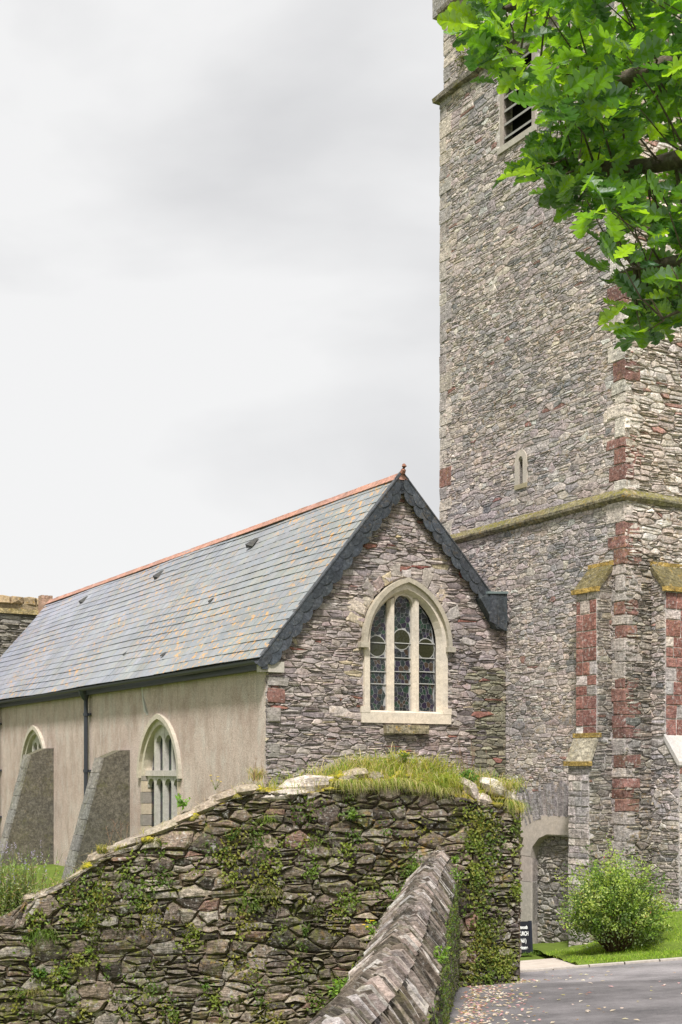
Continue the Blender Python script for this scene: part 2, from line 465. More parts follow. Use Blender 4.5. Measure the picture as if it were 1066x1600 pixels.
# road: from behind the camera down to the path before the tower; right edge out of view
def edge_y(x): return 21.5                                      # kerb line beyond the road
m = MB(); vs = []; fs = []
yr = lerp(-14, 19.4, 40) + [19.9, 20.3]
for j, y in enumerate(yr):
    for i in range(13):
        x = (.10 + .107 * max(y, 5) - .55) + 13.5 * i / 12
        yy = y if y < 20.2 else 20.1 + .245 * x
        vs.append((x, yy, road_z(x, yy) - .0))
for j in range(len(yr) - 1):
    for i in range(12): fs.append((j * 13 + i, j * 13 + i + 1, (j + 1) * 13 + i + 1, (j + 1) * 13 + i))
m.add(vs, fs); m.build('road', M['asphalt'], None, True, 'structure')
def lawn_h(x, y):
    e = 20.13 + .245 * x
    return .06 * sstep(3.75, 4.15, x) + .60 * sstep(4.3, 6.4, x) * sstep(0, 2.6, y - e)
def lawn_z(x, y): return road_z(x, y) + .03 + lawn_h(x, y) * sstep(-.0, .25, y - (20.13 + .245 * x)) 
# pale path towards the doorway
m = MB(); vs = []; fs = []
for j in range(12):
    for i in range(9):
        x = 1.2 + (2.75 + .6 * max(0, 1 - j / 5)) * i / 8; y = 20.11 + .245 * x + j * .22 
        vs.append((x + .0, y, road_z(x, y) + .012 + .012 * (j > 0)))
for j in range(11):
    for i in range(8): fs.append((j * 9 + i, j * 9 + i + 1, (j + 1) * 9 + i + 1, (j + 1) * 9 + i))
m.add(vs, fs); m.build('path', M['path'], None, True, 'structure')
# pale kerb edging between road and grass
k = MB()
for i in range(16):
    x0 = 1.0 + i * .62; x1 = x0 + .60
    y0, y1 = 20.08 + .245 * x0, 20.08 + .245 * x1
    k.add([(x0, y0, road_z(x0, y0) + .03), (x1, y1, road_z(x1, y1) + .03), (x1, y1 + .09, road_z(x1, y1) + .034), (x0, y0 + .09, road_z(x0, y0) + .034),
           (x0, y0, road_z(x0, y0) - .1), (x1, y1, road_z(x1, y1) - .1)], [(0, 1, 2, 3), (4, 5, 1, 0)], (.42, .38, .34))
M['kerb'] = mat_plain('kerb_concrete', .9, .2, 15, .2, .2)
k.build('kerb', M['kerb'], None, False, 'structure')
vs = []; fs = []; m = MB(); nx = 32; ny = 24
for j in range(ny + 1):
    for i in range(nx + 1):
        x = 3.92 + 9.5 * (i / nx) ** 1.2; y = 20.16 + .245 * x + (j / ny) ** 1.3 * 8
        vs.append((x, y, lawn_z(x, y) + (.02 * math.sin(x * 5 + y * 3) + .015 * math.sin(y * 9 - x * 4)) * (j > 0)))
for j in range(ny):
    for i in range(nx): fs.append((j * (nx + 1) + i, j * (nx + 1) + i + 1, (j + 1) * (nx + 1) + i + 1, (j + 1) * (nx + 1) + i))
m.add(vs, fs); m.build('lawn_bank', M['turf'], None, True, 'structure')
# churchyard behind the boundary wall
m = MB(); NXc, NYc = 20, 22
m.add([(x, yy + .247 * min(0, x - 2.64) + .0, GZ + .03 * math.sin(x) + .02 * math.sin(yy)) for yy in lerp(19.75, 70, NYc) for x in lerp(-40, 1.9, NXc)],
      [(j * (NXc + 1) + i, j * (NXc + 1) + i + 1, (j + 1) * (NXc + 1) + i + 1, (j + 1) * (NXc + 1) + i) for j in range(NYc) for i in range(NXc)])
m.build('churchyard', M['turf'], None, True, 'structure')

# ------------------------------------------------------------------ church tower
def j3(c, r, a=.12):
    k = 1 + r.uniform(-a, a); return (c[0] * k * (1 + r.uniform(-.03, .03)), c[1] * k, c[2] * k * (1 + r.uniform(-.03, .03)))
GREYS = [(.43, .38, .37), (.38, .34, .34), (.47, .415, .39), (.33, .305, .31), (.51, .455, .42), (.41, .345, .345), (.45, .38, .35), (.37, .32, .325), (.28, .25, .25)]
GREYS = [(a * 1.0, b * 1.0, c * .985) for a, b, c in GREYS]
REDST = (.215, .115, .098)
def pal_tower(u, v, r):
    x = r.random()
    if x < .008: return j3((.29, .17, .15), r)
    if x < .05: return j3((.46, .41, .35), r)
    if x < .075: return j3((.52, .50, .47), r)
    if x < .10: return j3((.20, .195, .20), r)
    c = j3(r.choice(GREYS), r, .16)
    if v < -1.2: c = (c[0] * .82, c[1] * .82, c[2] * .76)  # tree shade and damp near the foot, put into the stone colour
    return c
def pal_warm(u, v, r):
    x = r.random()
    if x < .04: return j3((.34, .20, .17), r)
    if x < .4: return j3((.47, .40, .35), r)
    return j3(r.choice([(.60, .54, .49), (.53, .47, .43), (.66, .60, .55), (.44, .37, .335)]), r)

def pal_dark(u, v, r): c = pal_tower(u, v, r); k_ = .62; return (c[0] * k_, c[1] * k_, c[2] * k_ * .92)  # tower stones in a darker tone
tower = thing('church_tower', 'tall grey rubble stone church tower with mossy string courses and red quoins', 'tower', (T0.x, T0.y, -4))
STG = [(-4.3, 5.30, 0.0, True), (5.45, 15.85, .04, False), (15.98, 18.0, .11, False)]
MORTAR = (.48, .445, .425)
planes = []
coreMB = MB()
for (z0, z1, ins, _) in STG:
    o = T0 + d1 * ins + d2 * ins
    planes.append((Plane(o, d1, Z, nL), Plane(o, d2, Z, nR), TW - 2 * ins))
PL1, PR1, _ = planes[0]
# openings on the left face
slit = PL1.hit(817, 755), PL1.hit(817, 715)
su = (PL1.hit(811, 740)[0] + PL1.hit(819, 740)[0]) / 2
sl = (su - .075, su + .075, slit[0][1], slit[1][1])
bu0 = planes[1][0].hit(832, 200)[0]; bu1 = planes[1][0].hit(787, 200)[0]
bv0 = planes[1][0].hit(810, 213)[1]; bel = (bu0, bu1, bv0, bv0 + 1.85)
du1 = PL1.hit(832, 1400)[0]; du0 = .80; dv0 = -4.2; dv1 = PL1.hit(860, 1306)[1]
door = (du0, du1, dv0, dv1)
S = Stones()
rt = random.Random(11)
for k, (z0, z1, ins, _) in enumerate(STG):
    pl, pr, wd = planes[k]
    holesL = [door] if k == 0 else [sl, bel] if k == 1 else []
    core_face(coreMB, pl, [(0, z0), (wd, z0), (wd, z1), (0, z1)], holesL, -.006, MORTAR)
    core_face(coreMB, pr, [(0, z0), (wd, z0), (wd, z1), (0, z1)], [], -.006, MORTAR)
    for q in holesL: recess(coreMB, pl, q, -.006, -.28 if q is not door else -.16, MORTAR, (.05, .05, .05) if q is not door else (.3, .28, .25))  # near-black backs paint the dark inside of slit and belfry
    # far sides
    o = T0 + (d1 + d2) * ins
    a, b, c = o + d1 * wd, o + d1 * wd + d2 * wd, o + d2 * wd
    for p, q in ((a, b), (b, c)):
        coreMB.add([p + Z * z0, q + Z * z0, q + Z * z1, p + Z * z1], [(0, 1, 2, 3)], MORTAR)
    hl = [rect_hole(door[0], door[1] + .33, dv0, dv1 + .42)] if k == 0 else [rect_hole(sl[0] - .12, sl[1] + .12, sl[2] - .12, sl[3] + .22), rect_hole(bel[0] - .17, bel[1] + .17, bel[2] - .14, bel[3] + .7)] if k == 1 else []
    sp = []
    if k == 1:
        for x, y, c in ((868, 535, (.52, .47, .38)), (865, 640, REDST), (851, 642, REDST), (707, 607, REDST), (823, 663, (.25, .13, .11)), (845, 349, (.4, .22, .18)), (732, 600, (.5, .47, .44)), (775, 780, (.25, .13, .12)), (700, 515, (.45, .35, .27)), (735, 228, (.55, .54, .5))):
            sp.append((*pl.hit(x, y), c))
    hh, aa = ((.105, 2.1), (.10, 2.3), (.105, 2.4))[k]
    S.wall(pl, [(0, z0), (wd, z0), (wd, z1), (0, z1)], hh, aa, pal_tower, rt, gap=.006, relief=.013, holes=hl, special=sp, rough=.018, var=.65)
    S.wall(pr, [(0, z0), (3.4, z0), (3.4, z1), (0, z1)], .12, 2.6, pal_warm if k == 1 else (lambda u, v, r: pal_dark(u, v, r) if v < 4.2 and u < .8 else pal_warm(u, v, r)), rt, gap=.012, relief=.035, rough=.015, var=.55)
# infill of the blocked doorway
pdoor = Plane(PL1.o - nL * .16, d1, Z, nL)
S.wall(pdoor, [(du0, dv0), (du1, dv0), (du1, dv1), (du0, dv1)], .15, 1.7, lambda u, v, r: j3(r.choice([(.33, .30, .27), (.20, .18, .17), (.26, .24, .22), (.38, .35, .31)]), r), rt, gap=.018, relief=.03)
z = 17.98
top = [T0 + (d1 + d2) * .3, T0 + d1 * (TW - .3) + d2 * .3, T0 + (d1 + d2) * (TW - .3), T0 + d2 * (TW - .3) + d1 * .3]
coreMB.add([p + Z * (z - .3) for p in top], [(0, 1, 2, 3)], MORTAR)
M['mortar'] = mat_stone('lime_mortar', .3, .25, .15, .2, .1, .4)
coreMB.build('mortar_core', M['mortar'], tower)
S.build(M['tower'], tower)
# quoins
def quoin(pl_a, pl_b, z0, hgt, la, lb, col, mat, d=.030, far=False):
    m = MB(); g = .008; rr = R
    o = pl_a.o
    pts = [o + pl_a.u * la, o + pl_a.u * la + pl_a.n * d, o + pl_a.n * d + pl_b.n * d, o + pl_b.u * lb + pl_b.n * d, o + pl_b.u * lb]
    e = .012
    vs = []
    for zz, s in ((z0 + g, 0), (z0 + g + e, 1), (z0 + hgt - g - e, 1), (z0 + hgt - g, 0)):
        for i, p in enumerate(pts):
            q = V3(p)
            if i in (1, 2, 3): q -= (pl_a.n * (1 if i < 3 else 0) + pl_b.n * (1 if i > 1 else 0)) * e * (1 - s)
            q += V3((rr.uniform(-1, 1), rr.uniform(-1, 1), rr.uniform(-1, 1))) * .012
            vs.append(q + Z * zz)
    fs = []
    for r_ in range(3):
        for i in range(4): fs.append((r_ * 5 + i, r_ * 5 + i + 1, r_ * 5 + 5 + i + 1, r_ * 5 + 5 + i))
    fs += [(0, 1, 2, 3, 4), (19, 18, 17, 16, 15)]
    m.add(vs, fs, col); m.build('quoin', mat, tower)
for (z0, z1, ins, _), (pl, pr, wd) in zip(STG, planes):
    zz = z0; k = 0
    while zz < z1 - .1:
        hgt = min(R.choice((.2, .26, .32, .4)), z1 - zz)
        la, lb = (.42, .22) if k % 2 else (.24, .40)
        la *= R.uniform(.8, 1.2); lb *= R.uniform(.8, 1.2)
        x = R.random()
        red = (x < .48) if -2.2 < zz < 6.8 else (x < .10)
        col = j3(REDST, R, .2) if red else j3((.52, .48, .43) if zz > 5 else (.40, .36, .335), R, .15)
        quoin(pl, pr, zz, hgt, la, lb, col, M['sandstone'] if red else M['tower'])
        zz += hgt; k += 1
# far corner quoins on the left face
for (z0, z1, ins, _), (pl, pr, wd) in zip(STG, planes):
    zz = max(z0, 2.8); k = 0
    back = Plane(pl.o + d1 * wd, -d1, Z, nL); bside = Plane(pl.o + d1 * wd, d2, Z, d1)
    while zz < z1 - .1:
        hgt = min(R.choice((.28, .35, .45)), z1 - zz)
        red = R.random() < (.10 if zz < 10 else .0)
        col = j3(REDST, R, .2) if red else j3(R.choice([(.42, .38, .34), (.33, .30, .29)]), R, .15)
        quoin(back, bside, zz, hgt, (.45, .25)[k % 2], (.25, .4)[k % 2], col, M['sandstone'] if red else M['tower'], d=.022)
        zz += hgt; k += 1
def ring(name, prof, mat, col, seg=None):
    """moulding round the tower; prof = (outward offset, z)"""
    m = MB(); n = len(prof)
    cor = []
    for s1, s2 in ((-1, -1), (1, -1), (1, 1), (-1, 1)):
        cor.append((s1, s2))
    base = [T0, T0 + d1 * TW, T0 + (d1 + d2) * TW, T0 + d2 * TW]
    out_ = [-d1 - d2, d1 - d2, d1 + d2, -d1 + d2]
    NS = 14
    for e in range(4):
        A, B = e, (e + 1) % 4
        for s in range(NS):
            vs = []
            for t in (s / NS, (s + 1) / NS):
                rj = random.Random(int(e * 100 + round(t * NS)) + int(prof[0][1] * 10))
                for (o_, z_) in prof:
                    pa = base[A] + out_[A] * o_; pb = base[B] + out_[B] * o_
                    vs.append(pa.lerp(pb, t) + Z * (z_ + (rj.uniform(-.012, .012) if 0 < t < 1 else 0)))
            m.add(vs, [(i, i + n, i + n + 1, i + 1) for i in range(n - 1)], j3(col, R, .12))
    m.build(name, mat, tower)
ring('string_course', [(-.05, 5.21), (.05, 5.22), (.11, 5.28), (.115, 5.33), (-.0, 5.46), (-.06, 5.50)], M['string'], (.20, .175, .12))
ring('string_course', [(-.06, 15.80), (.10, 15.83), (.115, 15.93), (-.10, 16.03), (-.15, 16.03)], M['string'], (.20, .18, .15))
ring('string_course', [(-.13, 17.92), (.02, 17.94), (.04, 18.03), (-.10, 18.12), (-.2, 18.12)], M['string'], (.20, .18, .15))
# parapet with merlons
def parapet(pl, wd, z0):
    m = MB(); x = .0; k = 0
    while x < wd - .2:
        w_ = .95
        if k % 2 == 0: m = MB(); prism(m, pl, [(x, z0), (x + w_, z0), (x + w_, z0 + 1.3), (x, z0 + 1.3)], -.4, 0, (.3, .28, .26), True); m.build('merlon', M['tower'], tower)
        else: m = MB(); prism(m, pl, [(x, z0), (x + w_, z0), (x + w_, z0 + .6), (x, z0 + .6)], -.4, -.01, (.28, .26, .25), True); m.build('parapet_wall', M['tower'], tower)
        x += w_; k += 1
op = T0 + (d1 + d2) * .17
parapet(Plane(op, d1, Z, nL), TW - .34, 18.12); parapet(Plane(op + d2 * .41, d2, Z, nR), TW - .8, 18.12)
# slit window: pale surround with round head
m = MB(); pl = planes[1][0]; cu, cv = su, sl[3]
out_a = [(sl[0] - .13, sl[2] - .05)] + [(cu - math.cos(a) * .20, cv - .05 + math.sin(a) * .24) for a in lerp(0, PI, 8)] + [(sl[1] + .13, sl[2] - .05)]
in_a = [(sl[0], sl[2])] + [(cu - math.cos(a) * .075, cv - .05 + math.sin(a) * .10) for a in lerp(0, PI, 8)] + [(sl[1], sl[2])]
band(m, pl, out_a, in_a, -.2, .035, (.48, .43, .37))
prism(m, pl, [(sl[0] - .13, sl[2] - .1), (sl[1] + .13, sl[2] - .1), (sl[1] + .13, sl[2]), (sl[0] - .13, sl[2])], -.2, .045, (.36, .31, .2))
sw = m.build('slit_window', M['dressed'], tower)
# belfry window: dressed frame, louvres
m = MB(); a, b, c, e = bel; uc = (a + b) / 2; hw = (b - a) / 2
band(m, pl, [(a - .10, c)] + arch(uc, hw + .10, e, .6, 6) + [(b + .10, c)], [(a, c)] + arch(uc, hw, e - .02, .45, 6) + [(b, c)], -.2, .02, (.34, .30, .27))
prism(m, pl, [(a - .17, c - .14), (b + .17, c - .14), (b + .17, c), (a - .17, c)], -.2, .05, (.42, .39, .34))
bw = m.build('belfry_window', M['dressed'], tower)
M['dark'] = mat_plain('dark_backing', .9, .1, 5, .2, 0)
m = MB(); prism(m, pl, [(a, c), (b, c), (b, e + .5), (a, e + .5)], -.29, -.25, (.012, .012, .014)); m.build('belfry_dark_panel', M['dark'], bw)  # near-black panel: the belfry's inner darkness put into its colour
M['slate_dark'] = mat_plain('dark_slate', .55, .35, 30, .2, .3)
for k in range(7):
    vv = c + .14 + k * .30; m = MB()
    p0, p1 = pl.p(a + .01, vv, -.01), pl.p(b - .01, vv, -.01)
    q0, q1 = pl.p(a + .01, vv + .14, -.2), pl.p(b - .01, vv + .14, -.2)
    m.add([p0, p1, q1, q0, p0 + Z * .05, p1 + Z * .05, q1 + Z * .05, q0 + Z * .05], [(0, 1, 2, 3), (4, 5, 6, 7), (0, 1, 5, 4), (1, 2, 6, 5), (2, 3, 7, 6), (3, 0, 4, 7)], (.30, .29, .27))
    m.build('louvre', M['slate_dark'], bw)
# blocked doorway: granite jamb and four-centred head, slate relieving arch
m = MB(); ju0, ju1 = du1, du1 + .33
dr = thing('x', '', '') if False else None
zz = dv0
blocks = [(-4.2, -3.35), (-3.34, -2.45), (-2.44, -1.9)]
door_o = MB(); prism(door_o, PL1, [(ju0 + .0, -1.89), (ju1, -1.89), (ju1, dv1 + .12), (ju1 - .10, dv1 + .36), (ju1 - .3, dv1 + .42), (du0 - .0, dv1 + .42), (du0, dv1 + .05), (ju0 - .55, dv1 + .03), (ju0 - .28, dv1 - .06), (ju0 - .06, dv1 - .26), (ju0, dv1 - .5)], -.16, .05, (.46, .41, .37))
dsr = door_o.build('door_lintel', M['dressed'], tower)
for z0, z1 in blocks:
    m = MB(); prism(m, PL1, [(ju0, z0), (ju1, z0), (ju1, z1), (ju0, z1)], -.16, .045, j3((.46, .41, .37), R, .08)); m.build('door_jamb', M['dressed'], tower)
# slate relieving arch as a fan
cxu, czv = (du0 + ju1) / 2 - .1, dv1 - 2.2
for k in range(34):
    a = math.radians(66 + 50 * k / 33); m = MB()
    u_, v_ = math.cos(a), math.sin(a); tu, tv = -v_, u_
    r0 = 2.62; r1 = r0 + R.uniform(.58, .75); w_ = .030
    if cxu + u_ * r0 < .75: continue
    prism(m, PL1, [(cxu + u_ * r0 - tu * w_, czv + v_ * r0 - tv * w_), (cxu + u_ * r0 + tu * w_, czv + v_ * r0 + tv * w_), (cxu + u_ * r1 + tu * w_ * 1.15, czv + v_ * r1 + tv * w_ * 1.15), (cxu + u_ * r1 - tu * w_ * 1.15, czv + v_ * r1 - tv * w_ * 1.15)], -.0, R.uniform(.03, .06), j3((.25, .23, .24), R, .2))
    m.build('arch_slate', M['tower'], tower)

# buttresses
def buttress(kind, u0, u1, mat_l):
    """kind L: projects from the left face; kind R: from the right face"""
    if kind == 'L': U, N, A, SN = d1, nL, PL1, nR
    else: U, N, A, SN = d2, nR, PR1, nL
    rb = random.Random(3 if kind == 'L' else 5)
    LD = .60 if kind == 'L' else .76
    m = MB()
    tops = [(3.52, 4.0, .40, 0.0), (.10, .60, LD, .40)]
    # solid core from a side profile
    prof = [(0, -4.3), (LD, -4.3), (LD, .10), (.40, .58), (.40, 3.52), (0, 4.0)]
    n = len(prof)
    vs = [A.o + U * u0 + N * d + Z * z_ for d, z_ in prof] + [A.o + U * u1 + N * d + Z * z_ for d, z_ in prof]
    m.add(vs, [tuple(range(n)), tuple(range(n, 2 * n))[::-1]] + [(i, (i + 1) % n, (i + 1) % n + n, i + n) for i in range(n)], MORTAR)
    b = m.build('buttress', M['mortar'], tower)
    St = Stones()
    side = Plane(A.o + U * u0, N, Z, SN)
    for d, za, zb in ((.40, .62, 3.5), (LD, -4.3, .08)):
        end = Plane(A.o + N * d, U, Z, N)
        # coursed blocks on the end face
        zz = za
        while zz < zb - .05:
            hg = min(rb.choice((.2, .27, .34) if za > 0 else (.10, .14, .2)), zb - zz); uu = u0
            while uu < u1 - .02:
                w_ = min(rb.choice((.2, .28, .4)), u1 - uu)
                if u1 - uu - w_ < .12: w_ = u1 - uu
                red = rb.random() < (.80 if za > 0 else .04)
                c = j3((.235, .115, .098) if red else rb.choice(GREYS[:5]), rb, .25)
                St.add(stone_vf(end, [(uu, zz), (uu + w_, zz), (uu + w_, zz + hg), (uu, zz + hg)], .009, .02, rb, .006, soft=.9), c, True)
                uu += w_
            zz += hg
        St.wall(side, [(0.0, za), (d, za), (d, zb), (0.0, zb + .43)] if za > 0 else [(0.0, za), (d, za), (d, zb), (.40, zb + .46 * (d > .4)), (0.0, zb + .5)], .11, 2.3, pal_dark if kind == 'L' else pal_tower, rb, gap=.01, relief=.022, var=.5)
    St.build(M['tower'], b, n=290)
    # sloping weatherings
    for (za, zb, dd, di) in tops:
        m = MB(); ov = .05; th = .07
        pr_ = [(dd + ov, za - .05), (dd + ov, za + .02), (di + .0, zb + .06), (di, zb - .06), (dd, za - .05)]
        nn = len(pr_)
        vs = [A.o + U * (u0 - ov) + N * d + Z * z_ for d, z_ in pr_] + [A.o + U * (u1 + ov) + N * d + Z * z_ for d, z_ in pr_]
        m.add(vs, [tuple(range(nn)), tuple(range(nn, 2 * nn))[::-1]] + [(i, (i + 1) % nn, (i + 1) % nn + nn, i + nn) for i in range(nn)], (.13, .11, .055) if za > 1 else (.36, .32, .24) if kind == 'L' else (.5, .47, .44))
        m.build('weathering', M['ledge'] if not (kind == 'R' and za < 1) else M['dressed'], b)
        if kind == 'R' and za < 1: continue
        for (dq, zq, h_) in ((dd + ov - .02, za - .06, .09), (di - .01, zb + .0, .09)):
            m = MB(); m.add(*box_vf(A.o + U * (u0 - ov - .02) + N * (dq - .05) + Z * zq, U * (u1 - u0 + 2 * ov + .04), N * .10, Z * h_), (.34, .235, .07)); m.build('drip_edge', M['ledge'], b)
buttress('L', .33, .93, None)
buttress('R', .72, 1.62, None)
# plinth at the tower foot under the right buttress
for (u0, u1, dd) in ((-.2, 5.5, .1),):
    m = MB(); vs = []
    prism(m, PR1, [(0, -4.3), (5.5, -4.3), (5.5, -2.75), (0, -2.75)], -.1, .12, (.25, .24, .22)); m.build('plinth', M['mossy'], tower)
# painted-looking white lichen curl and small plants on the tower are separate things (below)

# ------------------------------------------------------------------ chapel
chapel = thing('church_chapel', 'low chapel wing with grey slate roof, terracotta ridge and stone gable', 'chapel', (Lc.x, Lc.y, GZ))
GP = Plane(Lc, d2, Z, nR); SP = Plane(Lc, d1, Z, nL)
GW = 5.92; APU, APZ = 3.10, 6.10
EU, EZ = -.18, 2.16
CL = 23.4
RU, RZ = 5.486, 3.72
slopeL = (APZ - EZ) / (APU - EU); slopeR = (RZ - APZ) / (RU - APU)
gable_poly = [(0, GZ - 1), (GW, GZ - 1), (GW, RZ + slopeR * (GW - RU) - .1), (APU, APZ - .12), (0, EZ + slopeL * .18 - .12)]
wc = (GP.hit(568, 1060)[0] + GP.hit(698, 1060)[0]) / 2; whw = (GP.hit(698, 1060)[0] - GP.hit(568, 1060)[0]) / 2
wv0 = GP.hit(632, 1115)[1]; wsp = GP.hit(632, 1004)[1]; wtop = GP.hit(632, 906)[1]
whole = (wc - whw + .13, wc + whw - .13, wv0, wtop - .12)
m = MB(); GM = (.38, .345, .33)
core_face(m, GP, gable_poly, [(whole[0], whole[1], wv0, wtop - .1)], -.006, GM)
recess(m, GP, (whole[0], whole[1], wv0, wtop - .1), -.006, -.45, (.3, .28, .25), (.02, .02, .02))
gable = m.build('gable_wall', M['mortar'], chapel)
def pal_gable(u, v, r):
    x = r.random()
    if x < .012: return j3((.26, .12, .10), r)
    if x < .03: return j3((.44, .37, .27), r)
    if x < .12: return j3((.18, .155, .16), r)
    c = j3(r.choice([(.33, .285, .275), (.29, .25, .25), (.38, .33, .31), (.31, .25, .25), (.35, .295, .28), (.27, .235, .24), (.41, .36, .34)]), r, .16)
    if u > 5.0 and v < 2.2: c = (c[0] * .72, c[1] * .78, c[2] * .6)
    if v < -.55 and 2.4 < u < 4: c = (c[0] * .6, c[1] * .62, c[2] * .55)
    return c
S = Stones(); rg = random.Random(21)
sp = [(*GP.hit(x, y), c) for x, y, c in ((660, 818, REDST), (617, 853, (.17, .05, .05)), (619, 836, (.45, .36, .22)), (718, 893, (.22, .08, .07)), (662, 888, (.17, .05, .05)), (430, 1072, REDST), (618, 780, (.3, .16, .14)), (545, 915, (.2, .12, .11)))]
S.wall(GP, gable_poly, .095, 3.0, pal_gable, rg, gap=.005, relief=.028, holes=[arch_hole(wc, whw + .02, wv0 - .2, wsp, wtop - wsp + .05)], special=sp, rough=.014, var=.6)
# big quoin blocks left edge
for (z0, z1, w_, c) in ((1.28, 1.58, .42, REDST), (.9, 1.2, .3, (.3, .27, .25)), (1.62, 1.8, .5, (.33, .3, .28)), (.2, .5, .3, (.26, .24, .22))):
    S.add(stone_vf(GP, [(0.01, z0), (w_, z0), (w_, z1), (0.01, z1)], .006, .05, rg, .006, soft=.93), c, True)
# voussoirs over the gable window
for k in range(15):
    a0 = math.radians(14 + 152 * k / 15); a1 = math.radians(14 + 152 * (k + 1) / 15)
    def ar(a, e):
        # distance to the pointed arch in direction a
        w_, rise = whw + e, wtop - wsp + e
        r_ = (w_ * w_ + rise * rise) / (2 * w_); cx_ = r_ - w_; s_ = 1 if math.cos(a) > 0 else -1
        b_ = abs(math.cos(a)) * cx_; t_ = -b_ + math.sqrt(max(0, b_ * b_ + r_ * r_ - cx_ * cx_)); return (wc + math.cos(a) * t_, wsp + math.sin(a) * t_)
    e1 = rg.uniform(.42, .62)
    poly = [ar(a0, .06), ar(a1, .06), ar(a1, e1), ar(a0, e1)]
    e1 = rg.uniform(.26, .58); poly = [ar(a0, .06), ar(a1, .06), ar(a1, e1), ar(a0, e1 * rg.uniform(.85, 1.1))]
    c = rg.choice([(.47, .40, .29), (.44, .38, .30), (.38, .335, .30), (.35, .315, .29), (.30, .24, .225), (.42, .37, .31), (.38, .335, .31), (.33, .29, .27), (.36, .32, .30)])
    S.add(stone_vf(GP, poly, .012, .036, rg, .022, soft=.8), j3(c, rg, .1), True)
S.build(M['gable'], gable)
# stone corbel at the eaves, ledge below the window
m = MB(); a_ = GP.hit(402, 1050); b_ = GP.hit(440, 1035)
prism(m, GP, [(a_[0], a_[1]), (b_[0], a_[1]), (b_[0], b_[1]), (a_[0], b_[1])], -.02, .12, (.45, .42, .37), True); m.build('kneeler_stone', M['dressed'], gable)
m = MB(); a_ = GP.hit(598, 1146); b_ = GP.hit(664, 1134)
prism(m, GP, [(a_[0], a_[1]), (b_[0], a_[1]), (b_[0], b_[1]), (a_[0], b_[1])], -.02, .16, (.22, .19, .13)); m.build('ledge_stone', M['string'], gable)

# gable window
CREAM = (.62, .55, .46)
def glazed(pl, poly_fn, u0, u1, v0, v1, d, seed, parent, h=.10, asp=1.0, diamond=False, name='leaded_light'):
    """leaded light: lead sheet with the panes standing proud"""
    rr = random.Random(seed)
    m = MB(); prism(m, pl, poly_fn, d - .02, d, (.30, .30, .30)); lo = m.build(name, M['lead'], parent)
    g = MB(); g_ = .0055
    if diamond:
        k = .13; cl = []
        for i in range(-2, int((u1 - u0) / k) + 3):
            for j in range(-2, int((v1 - v0) / k) * 2 + 3):
                cu_, cv_ = u0 + i * k + (j % 2) * k / 2, v0 + j * k * .75
                cl.append([(cu_ - k / 2, cv_), (cu_, cv_ - k * .75), (cu_ + k / 2, cv_), (cu_, cv_ + k * .75)])
    else:
        cl = cells(u0, u1, v0, v1, h, asp, rr, .5, .45, .6)
    ctr = [((u0 + u1) / 2, v0 + (v1 - v0) * f) for f in ((.50 if seed != 41 else .56,) if not diamond else ())]
    rad = (u1 - u0) * .46
    ccols = [(.02, .03, .03), (.03, .035, .045), (.02, .045, .03), (.05, .035, .025), (.025, .02, .04), (.015, .02, .02)]
    for c in cl:
        cx_ = sum(p[0] for p in c) / len(c); cy_ = sum(p[1] for p in c) / len(c)
        if any(math.hypot(cx_ - a, cy_ - b) < rad for a, b in ctr): continue
        c = [p if inside(p, poly_fn) else None for p in c]
        c = [p for p in c if p]
        if len(c) < 3: continue
        c = [(cx_ + (p[0] - cx_) * max(.5, 1 - g_ / max(.02, math.hypot(p[0] - cx_, p[1] - cy_))), cy_ + (p[1] - cy_) * max(.5, 1 - g_ / max(.02, math.hypot(p[0] - cx_, p[1] - cy_)))) for p in c]
        prism(g, pl, c, d - .01, d + .004, j3(rr.choice(ccols), rr, .2))
    for a, b in ctr:
        prism(g, pl, [(a + math.cos(t) * (rad + .02), b + math.sin(t) * (rad + .02)) for t in lerp(0, 2 * PI, 20)[:-1]], d, d + .006, (.38, .38, .36))
        prism(g, pl, [(a + math.cos(t) * rad, b + math.sin(t) * rad) for t in lerp(0, 2 * PI, 20)[:-1]], d, d + .010, (.03, .032, .015))
    g.build('pane_glass', M['glass'], lo, kind='stuff')
def mat_glass():
    m = new_mat('old_leaded_glass'); t = NT(m)
    col = t.n('ShaderNodeVertexColor', layer_name='Col').outputs['Color']
    P = t.n('ShaderNodeNewGeometry').outputs['Position']; a = t.noise(P, 14, 2, .5)
    bp = t.n('ShaderNodeBump', {'Strength': .35, 'Distance': .02, 'Height': a})
    bs = t.n('ShaderNodeBsdfPrincipled', {'Base Color': col, 'Roughness': .16, 'Normal': bp.outputs[0]})
    t.n('ShaderNodeOutputMaterial', {0: bs.outputs[0]}); return m
M['glass'] = mat_glass(); M['lead'] = mat_plain('lead_came', .6, .4, 30, .1, .1)

win = MB()
ui, uo = whw - .13, whw
band(win, GP, [(wc - uo, wv0)] + arch(wc, uo, wsp, wtop - wsp - .05, 9) + [(wc + uo, wv0)],
     [(wc - ui, wv0)] + arch(wc, ui, wsp, wtop - wsp - .2, 9) + [(wc + ui, wv0)], -.1, .05, CREAM)
ui2 = ui - .07
